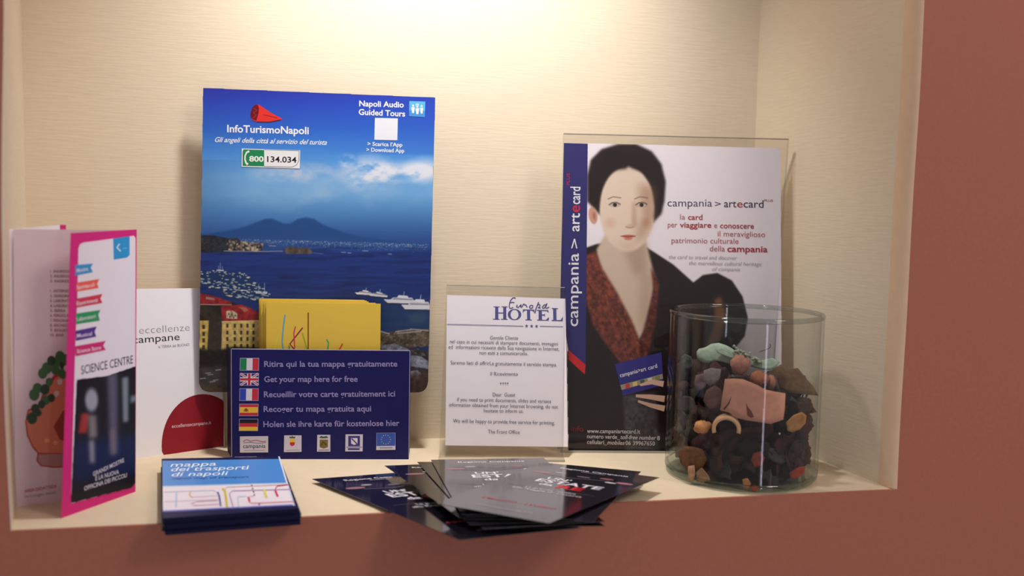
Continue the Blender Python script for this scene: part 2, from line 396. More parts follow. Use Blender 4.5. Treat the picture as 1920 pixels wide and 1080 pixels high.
# row of five small logos
LG = (205, 200, 214)
pr.poly([(450, 818), (503, 817.5), (503, 848), (450, 848.5)], LG)
pr.text('campania', (456, 840), (498, 839.5), 7.5, (60, 55, 70), bold=.01)
pr.stroke([(456, 828), (462, 824), (470, 827), (480, 825), (492, 828), (499, 827)], 1.6, (190, 80, 90)); pr.stroke([(457, 830), (470, 829), (484, 831), (499, 829.5)], 1.2, (110, 120, 150))
pr.stroke([(458, 844.5), (497, 844)], 1.0, (150, 145, 160))
pr.poly([(533, 816), (565.5, 816), (565.5, 847), (532.5, 847.5)], LG); pr.rect(543.5, 823, 553, 829, Y_); pr.poly([(543.5, 829), (553, 829), (552.5, 834), (548, 836.5), (544, 834)], R_)
pr.poly([(543, 821.5), (543, 817.5), (545.3, 819.3), (548.2, 817), (551, 819.3), (553.5, 817.5), (553.5, 821.5)], (90, 85, 70)); pr.stroke([(536, 844), (562, 843.5)], 1.0, (150, 145, 160))
pr.poly([(595, 815), (619.5, 815), (619.5, 846.5), (594.5, 846.5)], LG); pr.poly([(599.5, 824), (615, 824), (615, 838), (607, 841), (599.5, 838)], (120, 100, 50)); pr.stroke([(602, 835), (606, 828), (612, 834)], 2.4, (60, 60, 40))
pr.poly([(598.5, 820.5), (602, 817), (607, 818.5), (612, 817), (616, 820.5), (611, 821.5), (603, 821.5)], (60, 90, 70)); pr.stroke([(597, 843.8), (617, 843.5)], 1.2, (90, 85, 90))
pr.poly([(648, 814), (680.5, 814), (680, 846), (647.5, 846)], LG); pr.rect(653, 817, 675, 836.5, (58, 52, 130)); pr.poly([(658.5, 821), (670.5, 821), (670.5, 831.5), (664.5, 834), (658.5, 831.5)], W); pr.stroke([(659.5, 822), (669.5, 832)], 2.2, (58, 52, 130)); pr.rect(652.5, 840, 674.5, 843.5, (58, 52, 130))
pr.rect(649.5, 837.6, 679, 838.6, (58, 52, 130))
pr.poly([(706, 811.5), (741.5, 811), (741.5, 843), (705.5, 843.5)], (205, 200, 214)); pr.poly([(706.3, 811.8), (741.2, 811.3), (741, 835.5), (706, 836)], (52, 84, 176))
for k in range(12): pr.ell(723.5 + 8.6 * math.cos(k * PI / 6), 823.8 + 8.6 * math.sin(k * PI / 6), .9, .9, (200, 190, 110), 6)
pr.stroke([(712, 839.5), (736, 839.2)], 1.1, (70, 80, 140))
pr.build('printed_lettering', front)

# poster card stands directly behind the box, glued to it
poster = boxp.moved(-BD - 0.0003)
PQ = [(381, 165), (816, 183), (802, 736), (373, 735)]
po, geo = sheet_geo(poster, PQ, 0.0022, [0, 0, 0.012, 0.012])
geo = ([(x, y, z - BD - 0.0003) for x, y, z in geo[0]], geo[1])
hc = link('poster_card', *geo, mat('grey_card', (70, 74, 110), 0.7, 0.3), disp)
cv = Canvas(360, 155, 830, 750, (50, 80, 180))
cv.vgrad([(165, (44, 52, 168)), (195, (40, 72, 188)), (240, (44, 100, 202)), (285, (70, 140, 220)), (330, (112, 172, 228)), (365, (110, 168, 220)), (400, (76, 134, 194)), (435, (48, 94, 160)), (455, (40, 76, 142)), (470, (26, 50, 120)), (540, (22, 42, 104)), (600, (24, 48, 92)), (735, (22, 34, 60))])
w, h = cv.w, cv.h
cv.mask(np.clip((cv.X - 560) / 260, 0, 1) * (cv.Y < 290), (44, 78, 190), .28)
cv.mask(np.clip((470 - cv.X) / 110, 0, 1) * (cv.Y > 300) * (cv.Y < 460), (46, 92, 160), .35)
n1 = fbm(w, h, 60, 34, 5, 3); n2 = fbm(w, h, 30, 16, 5, 11)
def env(cx, cy, rx, ry): return np.clip(1.25 - np.hypot((cv.X - cx) / rx, (cv.Y - cy) / ry), 0, 1)
cl = np.clip(env(690, 325, 52, 34) + env(650, 300, 16, 12) * 1.1 + env(795, 320, 40, 24) + env(745, 322, 60, 20) * .7, 0, 1.2) * np.clip((n2 - .24) * 3.2, 0, 1)
cv.mask(cl, (222, 228, 240), 1.0)
cl = np.clip(env(560, 325, 95, 20), 0, 1) * np.clip((n2 - .30) * 3, 0, 1); cv.mask(cl, (196, 206, 226), .8)
cl = np.clip(env(640, 365, 190, 34), 0, 1) * np.clip((n1 - .38) * 2.4, 0, 1); cv.mask(cl, (160, 194, 226), .6)
cv.poly([(374, 440), (421, 434), (461, 425), (482, 416), (498, 410.5), (510, 410), (531, 419), (543.5, 419.5), (559, 410.5), (574, 407.5), (589, 410.5), (605, 421), (620, 427), (650, 437.5), (684, 445), (727, 451), (758, 455), (808, 462), (808, 470), (370, 470)], (30, 74, 136), .93, 1)
cv.poly([(374, 452), (480, 444), (620, 448), (808, 462), (808, 470), (370, 470)], (44, 82, 142), .6, 4)
sea = np.clip((cv.Y - (459 + (cv.X - 590) * .02)) / 2, 0, 1)
cv.mask(sea * (fbm(w, h, 50, 3, 4, 5)), (34, 66, 148), .55); cv.mask(sea * np.clip(fbm(w, h, 60, 5, 4, 8) - .45, 0, 1) * 3, (14, 26, 70), .5)
r = np.random.default_rng(4)
for k in range(760):                                                    # far shore lights and houses
    x = r.uniform(425, 805); y = 447 + abs(r.normal(0, 1)) * 5 + (x - 430) * .028; b = r.uniform(.35, 1)
    cv.poly([(x, y), (x + r.uniform(1, 2.4), y), (x + 1.6, y + 1.2), (x, y + 1.2)], (150 + 80 * b, 150 + 75 * b, 165 + 60 * b), .5 * b)
cv.poly([(374, 441), (400, 441), (428, 447), (446, 446), (452, 454), (492, 458), (492, 471), (374, 474)], (34, 40, 52), 1, 0, .5)
for k in range(90):
    x = r.uniform(424, 490); y = r.uniform(448 + (x - 424) * .1, 467); s = r.uniform(2, 5)
    cv.poly([(x, y), (x + s, y), (x + s, y + s), (x, y + s)], [(176, 160, 128), (150, 120, 100), (96, 84, 74), (190, 180, 150)][k % 4], .75)
for k in range(60):
    x = r.uniform(375, 440); y = r.uniform(446, 466); cv.poly([(x, y), (x + 3, y), (x + 3, y + 2), (x, y + 2)], (76, 66, 62) if k % 3 else (40, 70, 72), .6)
cv.line([(420, 470.5), (500, 471.5), (530, 471)], 1.4, (186, 180, 190), .8)
cv.poly([(533, 466), (545, 462), (560, 464), (580, 465), (586, 472), (584, 476), (536, 476)], (84, 74, 68), 1, 0, .5); cv.line([(586, 474), (606, 476)], 1, (150, 150, 170), .6)
for x, y, l in ((640, 473, 8), (652, 474, 6), (680, 470, 10), (728, 476, 6), (505, 461, 12)): cv.line([(x, y), (x + l, y + .4)], 1.2, (190, 196, 220), .8)
reg = [(374, 508), (398, 506), (452, 510), (472, 518), (480, 532), (500, 545), (504, 553), (486, 562), (450, 562), (420, 552), (396, 540), (374, 533)]
cv.poly(reg, (22, 52, 84), .6, 3); k = 0
while k < 150:                                                          # moored boats
    x = r.uniform(372, 505); y = r.uniform(506, 562)
    if not inside(np.array([x]), np.array([y]), reg)[0]: continue
    l = r.uniform(3, 8) * (0.6 + (y - 500) / 90); sl = .12
    cv.poly([(x, y), (x + l, y + l * sl), (x + l * .9, y + l * sl + 1.6), (x + l * .15, y + 1.6)], [(226, 230, 232), (198, 206, 190), (210, 204, 150), (170, 186, 196)][k % 4], .9); k += 1
for x, y0, y1 in ((413, 493, 507), (410, 499, 507), (485, 533, 549), (496, 531, 549), (417, 500, 507)): cv.line([(x, y0), (x + .2, y1)], 1, (200, 206, 220), .8)
for x, y, l in ((407, 506.5, 12), (480, 549, 20)): cv.line([(x, y), (x + l, y + 1)], 2, (230, 232, 232), .9)
# roofs, facades and street, lower left
cv.poly([(360, 560), (433, 566), (486, 588), (500, 600), (500, 740), (360, 740)], (34, 32, 30), 1, 1, .4)
cv.poly([(372, 549), (398, 554), (434, 566), (434, 571), (372, 570)], (136, 34, 40), 1, 0, .35); cv.line([(372, 571), (434, 571.5)], 1.6, (176, 150, 140)); cv.poly([(386, 556), (402, 559), (402, 563), (386, 561)], (150, 120, 112))
cv.poly([(414, 574), (452, 571), (470, 578), (490, 588), (490, 602), (417, 602)], (142, 34, 36), 1, 0, .4); cv.poly([(424, 583), (436, 582), (445, 588), (445, 598), (424, 597)], (184, 168, 140), 1, 0, .5)
cv.poly([(447, 575), (462, 577), (466, 582), (458, 585)], (170, 120, 90), .8)
for x, y in ((428, 587), (434, 588), (440, 590), (430, 593), (437, 594)): cv.poly([(x, y), (x + 2, y), (x + 2, y + 3), (x, y + 3)], (50, 36, 30), .9)
cv.poly([(374, 573), (400, 576), (419, 600), (417, 656), (389, 672), (391, 601), (374, 590)], (48, 44, 36), 1, 0, .4)
for k in range(9): cv.line([(393 + k * 2.8, 600 + k * .5), (392 + k * 2.7, 655)], .9, (72, 66, 48), .6)
cv.poly([(370, 601), (391.5, 601), (388.5, 664), (370, 657)], (190, 168, 92), 1, 0, .25); cv.poly([(416.5, 602.5), (488, 600.5), (488, 657), (415, 657)], (198, 176, 104), 1, 0, .22)
cv.line([(416, 603), (488, 601)], 1.4, (226, 208, 150)); cv.line([(416, 618), (488, 617)], .8, (150, 126, 70), .6); cv.line([(416, 642), (488, 641)], .9, (150, 126, 70), .6)
for j, y in enumerate((607, 620, 632, 645)):
    for x in (424.5, 438.5, 450.5, 462, 473.5): cv.poly([(x, y), (x + 4, y), (x + 4, y + 7.5), (x, y + 7.5)], (52, 40, 26), .92)
    for x in (379.5,): cv.poly([(x, y + 2), (x + 5, y + 2), (x + 5, y + 10), (x, y + 10)], (52, 40, 26), .9)
cv.poly([(370, 652), (400, 658), (440, 650), (500, 654), (500, 690), (370, 692)], (26, 24, 22), 1, 2, .5)
cv.poly([(370, 690), (440, 684), (440, 722), (370, 726)], (62, 60, 60), .9, 3, .3)
for x, y in ((386, 700), (390, 703), (394, 716), (400, 713), (376, 710), (405, 694)): cv.line([(x, y), (x + 9, y - 1)], 1.8, (176, 180, 184), .8)
cv.poly([(370, 722), (420, 724), (420, 740), (370, 740)], (88, 68, 46), .8, 3, .4)
for k in range(60): x = r.uniform(370, 430); y = r.uniform(655, 735); cv.line([(x, y), (x + r.uniform(-3, 3), y + r.uniform(1, 4))], 1, (96, 70, 52), .4)
# yachts and piers, right
cv.poly([(700, 560), (815, 575), (815, 625), (700, 620)], (30, 60, 96), .6, 6)
def yacht(x0, y0, x1, y1, h_):
    l = x1 - x0; cv.poly([(x0, y0), (x1, y1), (x1 - l * .03, y1 + h_), (x0 + l * .12, y0 + h_)], (214, 216, 224)); cv.line([(x0 + l * .1, y0 + h_ + .6), (x1, y1 + h_ + .6)], 1.4, (24, 26, 40))
    cv.poly([(x0 + l * .28, y0 - h_ * .5), (x0 + l * .85, y1 - h_ * .7), (x0 + l * .92, y1 + 1), (x0 + l * .2, y0 + 1)], (192, 194, 206)); cv.line([(x0 + l * .3, y0 - 1), (x0 + l * .85, y1 - 1.2)], 1.1, (70, 74, 96), .9)
    cv.poly([(x0 + l * .45, y0 - h_ * 1.1), (x0 + l * .72, y1 - h_ * 1.2), (x0 + l * .76, y1 - h_ * .5), (x0 + l * .4, y0 - h_ * .5)], (220, 222, 230)); cv.line([(x0 + l * .62, y0 - h_ * 2), (x0 + l * .6, y0 - h_)], 1.1, (190, 194, 206))
yacht(665, 548, 700, 550, 4); yacht(690, 551, 727, 554, 4); yacht(719, 561, 782, 563, 7); yacht(752, 571, 812, 572, 9)
cv.poly([(765, 590), (800, 588), (796, 604), (770, 606)], (96, 108, 120), .35, 5)
cv.poly([(700, 619), (726, 624), (750, 618), (806, 616), (806, 650), (700, 655)], (82, 72, 58), 1, 0, .6)
for k in range(90): x = r.uniform(702, 804); y = r.uniform(622, 648); cv.line([(x, y), (x + r.uniform(1, 3), y)], 1, (164, 150, 110), .55)
for L_ in ([(714, 621), (730, 626)], [(742, 622), (770, 618)], [(770, 617), (803, 620)], [(745, 625), (790, 621)]): cv.line(L_, 2, (176, 176, 184), .85)
cv.poly([(700, 650), (740, 646), (806, 660), (806, 740), (700, 740)], (52, 44, 44), 1, 1, .6)
for P_ in ([(712, 648), (740, 644), (768, 655), (762, 661), (716, 655)], [(768, 666), (790, 668), (806, 680), (803, 692), (768, 686)], [(768, 696), (782, 694), (790, 700), (784, 712), (768, 706)]): cv.poly(P_, (128, 134, 150), .9, 0, .5)
for k in range(70): x = r.uniform(702, 806); y = r.uniform(645, 700); cv.line([(x, y), (x + r.uniform(2, 7), y + r.uniform(0, 2))], 1.1, (170, 176, 190), .5)
cv.poly([(764, 702), (806, 698), (806, 740), (764, 740)], (66, 44, 36), .8, 3, .6)
ph = photo('printed_photo', poster, po, cv, photo_mat('poster_print', 0.38, 0.4), hc, z=-BD - 0.0003 + 0.00006)
pp = Print(poster, z=-BD - 0.0003 + 0.00012, rough=0.4)
WH = (240, 240, 246)
pp.text('InfoTurismoNapoli', (426, 247.5), (579, 251.5), 13.2, WH, bold=0.022)
pp.text('Gli angeli della citt\u00e0 al servizio del turista', (401.5, 266), (612, 271.5), 9, WH, bold=0.012, shear=0.42)
pp.text('Napoli Audio', (673.5, 199), (757, 201.5), 10.2, WH, bold=0.022); pp.text('Guided Tours', (672.5, 215), (759.5, 218.5), 10.4, WH, bold=0.022)
pp.text('> Scarica l\u2019App', (689, 273), (754.5, 275), 7, WH, bold=0.02); pp.text('> Download App', (687, 284), (758, 286), 7, WH, bold=0.02)
pp.poly([(703, 221), (746, 222), (745, 263), (702, 262)], (232, 234, 242))
pp.poly([(767.5, 189.5), (797.5, 190.5), (796.5, 219.5), (767, 218)], (96, 184, 232)); pp.poly([(767.2, 207), (797, 208), (796.5, 219.5), (767, 218)], (76, 150, 222))
for x, y, s in ((774.5, 206, 3), (782.5, 208, 3.3), (790.5, 207, 3)):
    pp.ell(x, y - 5 - s, s * .62, s * .7, WH, 10); pp.poly([(x - s, y - 5), (x + s, y - 5), (x + s * .6, y + 6), (x - s * .6, y + 6)], WH)
pp.ell(782.5, 196.5, 3.6, 2.6, (180, 220, 240), 12)
pp.poly([(480.5, 196), (477, 197.5), (472.5, 203), (470, 212), (470.5, 220), (473.5, 225), (480, 228), (492, 228.8), (506, 228.5), (518, 226.5), (530, 223.5), (525, 220.5), (510, 212.5), (497, 204), (486, 196.5)], (226, 52, 44))
pp.poly([(480.5, 196), (477, 197.5), (472.5, 203), (470, 212), (470.5, 220), (474.5, 224.5), (481, 226.5), (482.5, 220), (485, 212), (485.5, 204), (484, 197)], (112, 14, 22))
pp.stroke([(476, 203), (482, 207), (475, 212), (481, 216), (475, 221)], 1.1, (170, 60, 60)); pp.stroke([(494, 215.5), (506, 218), (520, 221)], .8, (90, 10, 14)); pp.stroke([(482, 228.3), (506, 228.6), (526, 224.6)], .9, (90, 10, 14))
pp.poly([(453.5, 278.5), (563, 282), (562, 316), (453, 312.5)], (236, 238, 240)); pp.poly([(456.5, 280), (495.5, 281.3), (495.5, 312), (455, 311), (455, 285)], (30, 136, 84))
pp.stroke([(495.5, 280.8), (561, 283)], .8, (60, 100, 80)); pp.stroke([(561, 283), (560.5, 301), (556.5, 309), (548, 313.3), (495, 312)], .9, (60, 100, 80))
pp.stroke([(467.5, 283.5), (462.5, 286), (459.8, 292), (459.5, 299), (461.5, 305.5), (465, 308.5)], [4.2, 3.2, 2.6, 2.8, 3.4, 4.4], (236, 240, 238))
pp.text('800', (467.5, 302.5), (494.5, 303), 9.6, (240, 244, 240), bold=0.03); pp.text('134.034', (501, 303.5), (556, 305), 10.4, (30, 28, 40), bold=0.015)
pp.build('printed_lettering', hc)

# yellow folded maps standing in the box
ym = mat('yellow_map_cover', (228, 194, 72), 0.5, 0.35, vary=0.02, scale=30); pm = mat('map_paper', (226, 214, 180), 0.7, 0.2)
def map_thing(off, pxTL, pxTR, t, label, group=None):
    pl = boxp.moved(-off); a, b = pl.uv(pxTL), pl.uv(pxTR)
    root = empty('folded_map', pl.mat()); y0 = 0.0012
    tag(root, label, 'map', group)
    link('cover', *box_geo(a[0], b[0], y0, a[1], -0.0003, 0), ym, root)
    link('folded_pages', *box_geo(a[0] + .0006, b[0] - .0008, y0 + .0002, a[1] - .0006, -t + .0003, -0.0003), pm, root)
    link('cover', *box_geo(a[0], b[0], y0, a[1], -t, -t + 0.0003), ym, root)
    return pl, root
g_ = 'folded maps standing in the carton box'
map_thing(0.0245, (485.5, 560.2), (683, 559.3), 0.0030, 'rearmost yellow folded map in the blue box, highest and furthest left', g_)
map_thing(0.0205, (487, 561.4), (687, 560.8), 0.0030, 'second yellow folded map from the back of the blue box', g_)
map_thing(0.0165, (489, 563.2), (691, 562.6), 0.0026, 'third yellow folded map from the back, edge just visible along the top', g_)
map_thing(0.0130, (495, 565.6), (704, 566.8), 0.0028, 'yellow folded map directly behind the front one in the blue box', g_)
pl, root = map_thing(0.0092, (499, 567.2), (713.5, 570), 0.0026, 'front yellow folded map with coloured metro lines on its cover', g_)
mp = Print(pl, z=0.00005)
mp.stroke([(534.5, 590), (531, 615), (529, 640), (530, 650), (533, 668)], 2.6, (84, 168, 200))
mp.stroke([(578, 586), (577.8, 668)], 2.4, (136, 72, 20)); mp.stroke([(567.5, 614.5), (556, 629), (543.5, 645), (552, 655), (560, 668)], 2.4, (140, 30, 70))
mp.stroke([(554, 612), (551, 624), (552.5, 650), (550, 668)], 2.2, (210, 50, 90)); mp.stroke([(523, 624), (515, 655), (514, 668)], 2.4, (222, 214, 60)); mp.stroke([(567, 624), (575, 652), (578, 668)], 2.2, (150, 180, 40))
mp.stroke([(612.5, 636), (616, 643), (615, 652), (612, 668)], 2.6, (70, 170, 110)); mp.stroke([(642.5, 644), (635, 658), (630, 668)], 2.6, (214, 70, 40)); mp.stroke([(542, 648), (544, 668)], 2.2, (90, 150, 60))
mp.build('printed_lines', root)

# ================================================================== HOTEL NOTICE in an acrylic stand
acr = clear_mat('clear_acrylic', (0.97, 0.967, 0.962), 1.30, 0.02)
acr_edge = mat('acrylic_edge', (168, 166, 154), 0.2, 0.6)
def acrylic_stand(name, base, pxTL, pxTR, foot_px, label, foot_side=1, foot_len=None, wbot=None):
    a, b = base.uv(pxTL), base.uv(pxTR)
    hL = (a[1] + b[1]) / 2
    root = empty(name, base.mat()); tag(root, label, 'sign holder')
    t = 0.0016; gap = 0.0014
    x0, x1 = min(a[0], wbot[0]) if wbot else a[0], b[0]
    o = [(wbot[0] if wbot else a[0], 0.002), (wbot[1] if wbot else b[0], 0.002), (b[0], b[1]), (a[0], a[1])]
    link('front_sheet', *prism(o, 0.0004, 0.0004 + t), acr, root)
    link('back_sheet', *prism(o, -gap - t, -gap), acr, root)
    def bar(p, q, w_, z0, z1):
        d = np.array(q) - np.array(p); n = np.array([-d[1], d[0]]) / np.linalg.norm(d) * w_
        return prism([p, q, tuple(np.array(q) + n), tuple(np.array(p) + n)], z0, z1)
    link('top_edge', *bar(o[3], o[2], 0.0006, -gap - t, 0.0004 + t), acr_edge, root)
    link('side_edge', *bar(o[0], o[3], 0.0004, -gap - t, 0.0004 + t), acr, root); link('side_edge', *bar(o[2], o[1], 0.0004, -gap - t, 0.0004 + t), acr, root)
    return root, o
hp = standing(0.1305, 0.9345, -0.1484, 0.16)
hst, ho = acrylic_stand('acrylic_sign_holder', hp, (838, 535), (1058.5, 540), None, 'small clear acrylic holder standing in front, holding the hotel notice', wbot=(0.0, 0.1235))
# folded foot of the holder, running forward along the shelf
def foot(root, plane, x0, x1, fwd, thick=0.0022, rise=0.008):
    Mi = np.linalg.inv(np.array(plane.mat()))
    Xd = plane.X; Fd = np.array([Xd[1], -Xd[0], 0.0])
    P = []
    for x in (x0, x1):
        o_ = plane.O + Xd * x
        for f_, z in ((0.004, 0.0002), (fwd, 0.0002), (fwd, thick), (0.004, thick)):
            q = o_ + Fd * f_; q = np.array([q[0], q[1], z, 1.0]); P.append(tuple((Mi @ q)[:3]))
    Fc = [(0, 1, 2, 3), (7, 6, 5, 4), (0, 4, 5, 1), (1, 5, 6, 2), (2, 6, 7, 3), (3, 7, 4, 0)]
    link('foot', P, Fc, acr, root)
    P2 = []
    for x in (x0, x1):
        o_ = plane.O + Xd * x
        for f_, z in ((fwd, 0.0002), (fwd + .0009, 0.0002), (fwd + .0009, thick), (fwd, thick)):
            q = o_ + Fd * f_; q = np.array([q[0], q[1], z, 1.0]); P2.append(tuple((Mi @ q)[:3]))
    link('foot_edge', P2, Fc, acr_edge, root)
foot(hst, hp, -0.001, 0.1245, 0.014, rise=0)
paper = mat('white_paper', (246, 242, 250), 0.6, 0.3, vary=0.012, scale=40)
o, geo = sheet_geo(hp, [(838, 553), (1060, 560), (1064.5, 838), (835, 835)], 0.0003)
hs = link('hotel_notice', *geo, paper); hs.matrix_world = hp.mat(); tag(hs, 'white printed hotel notice with serif letterhead inside the small acrylic holder', 'notice')
hx = Print(hp, z=0.00006)
IN = (84, 88, 150)
def sy(x, y): return (x / 9.143 + 900, y / 9.14 + 540)
def P9(*pts): return [sy(*p) for p in pts]
# serif capitals H O T E L
for X0, X1 in ((232, 335), (370, 472)):
    hx.poly(P9((X0 + 28, 325), (X1 - 22, 326), (X1 - 20, 540), (X0 + 26, 538)), IN); hx.poly(P9((X0, 315), (X1, 317), (X1, 332), (X0, 330)), IN); hx.poly(P9((X0 - 10, 528), (X1 - 0, 532), (X1, 547), (X0 - 10, 543)), IN)
hx.poly(P9((300, 418), (400, 420), (400, 438), (300, 436)), IN)
def ring(cx, cy, rx, ry, tx, ty):
    n = 28; A = np.linspace(0, 2 * PI, n, endpoint=False); V = []
    for a in A: V.append(hx.p.uv(sy(cx + rx * math.cos(a), cy + ry * math.sin(a))))
    for a in A: V.append(hx.p.uv(sy(cx + (rx - tx) * math.cos(a), cy + (ry - ty) * math.sin(a))))
    hx.raw(V, [(i, (i + 1) % n, (i + 1) % n + n, i + n) for i in range(n)], IN)
ring(592, 455, 116, 96, 48, 14)
hx.poly(P9((805, 378), (858, 380), (862, 545), (808, 543)), IN); hx.poly(P9((735, 366), (932, 371), (934, 436), (918, 404), (890, 388), (775, 384), (752, 400), (733, 432)), IN); hx.poly(P9((778, 538), (888, 542), (888, 556), (778, 552)), IN)
hx.poly(P9((1005, 385), (1060, 387), (1064, 550), (1005, 548)), IN); hx.poly(P9((975, 374), (1172, 380), (1174, 430), (1150, 398), (975, 390)), IN); hx.poly(P9((980, 542), (1130, 546), (1168, 510), (1184, 500), (1176, 560), (980, 556)), IN)
hx.poly(P9((1060, 452), (1100, 453), (1112, 432), (1114, 500), (1102, 474), (1060, 470)), IN)
hx.poly(P9((1252, 355), (1308, 357), (1312, 552), (1256, 550)), IN); hx.poly(P9((1230, 342), (1338, 346), (1338, 360), (1230, 356)), IN); hx.poly(P9((1228, 546), (1380, 550), (1408, 510), (1424, 488), (1416, 568), (1228, 562)), IN)
for S in ([(610, 180), (590, 165), (560, 170), (530, 205), (510, 250), (500, 310), (508, 345), (540, 348), (570, 330)], [(520, 252), (555, 245), (590, 250)], [(625, 330), (640, 285), (632, 325), (650, 338), (690, 300), (705, 280), (695, 325), (712, 330)],
          [(712, 330), (745, 280), (752, 268), (765, 290), (790, 290), (800, 320), (812, 328)], [(855, 345), (846, 320), (870, 295), (905, 300), (905, 335), (870, 350), (850, 335)], [(1005, 240), (985, 290), (960, 350), (942, 430)], [(985, 300), (1010, 275), (1030, 290), (1020, 325), (990, 335), (1040, 345)],
          [(1135, 285), (1100, 290), (1068, 325), (1072, 350), (1100, 345), (1130, 310), (1150, 262), (1120, 335), (1140, 350), (1185, 325)]):
    hx.stroke([sy(*q) for q in S], 1.7, (70, 74, 130))
hx.stroke([(838.5, 608), (981, 611.5)], 1.2, (110, 112, 160)); hx.stroke([(1012, 611.5), (1055.5, 612.5)], 1.2, (110, 112, 160))
def star(x, y, r_, c):
    hx.poly([(x + (r_ if k % 2 == 0 else r_ * .42) * math.sin(k * PI / 5), y - (r_ if k % 2 == 0 else r_ * .42) * math.cos(k * PI / 5)) for k in range(10)], c)
for x, y in ((987.3, 611), (996.7, 611.3), (1006, 611.5)): star(x, y, 3.4, IN)
BK = (86, 80, 100)
for t, L, R in (('Gentile Cliente', (919, 636.5), (971.5, 637)), ('nel caso in cui necessiti di stampare documenti, immagini', (843.5, 643.5), (1046, 648)),
                ('ed  informazioni ricavate dalla Sua navigazione in Internet,', (841, 653.5), (1048.5, 657.5)), ('non esiti a comunicarcelo.', (899, 664.5), (990, 666)),
                ('Saremo lieti di offrirLe gratuitamente il servizio stampa.', (845, 683), (1044, 687)), ('Il Ricevimento', (919.5, 704), (971, 704.5)),
                ('Dear  Guest', (924, 743), (966, 743.5)), ('if you need to print documents, slides and various', (857, 752), (1033, 755.5)),
                ('information obtained from your Internet browsing, do not', (842, 762), (1046, 766)), ('hesitate to inform us.', (907, 773), (981.5, 774)),
                ('We will be happy to provide free service for printing.', (849.5, 792), (1040, 796)), ('The Front Office', (915, 812.5), (974.5, 813.5))):
    hx.text(t, L, R, 6.8, BK, bold=-0.003)
for k in range(4): star(939 + k * 4.3, 718.6, 2.1, BK)
ob = hx.build('printed_lettering', hs)

# ================================================================== A4 POSTER in the large acrylic stand
ap = standing(0.262, 0.9455, -0.166, 0.085)
ast, ao = acrylic_stand('acrylic_poster_holder', ap, (1057, 251), (1478, 261.5), None, 'large clear acrylic holder standing against the back wall, holding the portrait poster', wbot=(-0.006, 0.2150))
foot(ast, ap, -0.004, 0.205, 0.007)
AQ = [(1057, 267.5), (1463.5, 278), (1466, 857), (1066, 845)]
o, geo = sheet_geo(ap, AQ, 0.0003)
asx = link('portrait_poster', *geo, paper); asx.matrix_world = ap.mat(); tag(asx, 'tall white poster of a dark-haired lady in dark dress, blue strip down its left side', 'poster')
# generic portrait of a dark-haired lady, soft painted shapes
cv = Canvas(1040, 260, 1475, 865, (244, 238, 246))
DK, RU = (28, 17, 17), (112, 54, 40)
body = [(1095, 466), (1118, 458), (1150, 452), (1200, 456), (1228, 474), (1262, 496), (1300, 530), (1318, 516), (1345, 512), (1372, 526), (1392, 556), (1402, 596), (1396, 630), (1380, 650), (1392, 720), (1400, 865), (1050, 865), (1062, 690), (1095, 640)]
cv.poly(body, DK, 1, 1, .10)
cv.poly([(1095, 640), (1062, 660), (1050, 865), (1100, 865)], DK, 1, 1, .1)
cv.poly([(1140, 430), (1205, 430), (1216, 470), (1228, 520), (1222, 560), (1208, 622), (1196, 640), (1178, 600), (1146, 540), (1122, 500), (1118, 468)], (214, 194, 174), 1, 2)
cv.poly([(1165, 455), (1212, 455), (1212, 505), (1190, 520)], (150, 120, 98), .45, 7)
cv.poly([(1200, 500), (1226, 520), (1222, 565), (1208, 622), (1198, 600)], (176, 150, 128), .5, 6)
cv.poly([(1096, 480), (1116, 470), (1130, 505), (1155, 545), (1184, 600), (1200, 640), (1206, 690), (1170, 690), (1140, 650), (1112, 610), (1097, 560)], RU, 1, 2, .5, 5)
cv.poly([(1220, 500), (1236, 530), (1232, 590), (1222, 640), (1208, 690), (1200, 640), (1212, 600), (1226, 545)], (98, 46, 36), 1, 2, .5, 8)
r = np.random.default_rng(9)
for k in range(46):
    t_ = r.random(); x = 1102 + 88 * t_ + r.uniform(-10, 16); y = 500 + 150 * t_ + r.uniform(-26, 26); cv.line([(x, y), (x + r.uniform(4, 12), y + r.uniform(8, 20))], 1.2, (176, 112, 76) if k % 2 else (70, 26, 22), .45)
cv.poly([(1340, 560), (1352, 556), (1362, 590), (1350, 640), (1322, 655), (1338, 610)], (148, 98, 50), .8, 3)
# head: rounded hair, oval face, plain features
cv.poly([(1101, 330), (1108, 300), (1128, 280), (1160, 270), (1192, 270), (1222, 284), (1240, 308), (1247, 340), (1245, 378), (1237, 402), (1224, 418), (1200, 424), (1126, 404), (1112, 388), (1101, 378)], (38, 28, 27), 1, 1.5, .2)
cv.ell(1112, 404, 9, 18, (214, 160, 140), 1, .2, -.15); cv.ell(1114, 405, 4, 10, (160, 96, 82), .6, .6, -.15)
cv.ell(1176, 392, 52, 80, (234, 215, 196), 1, .08)
cv.poly([(1124, 352), (1134, 328), (1156, 318), (1176, 316), (1178, 290), (1150, 285), (1118, 310), (1106, 350), (1110, 382), (1121, 392)], (34, 25, 24), 1, 3)
cv.poly([(1181, 290), (1182, 314), (1206, 322), (1222, 345), (1228, 388), (1226, 412), (1240, 400), (1246, 340), (1226, 295)], (34, 25, 24), 1, 3)
cv.poly([(1196, 345), (1226, 350), (1226, 410), (1204, 450), (1190, 452), (1206, 400)], (166, 122, 96), .6, 8); cv.poly([(1186, 378), (1192, 378), (1194, 424), (1184, 428)], (168, 128, 104), .5, 3)
cv.ell(1144, 418, 15, 14, (220, 168, 148), .5, .9); cv.ell(1212, 418, 12, 14, (190, 130, 104), .5, .9)
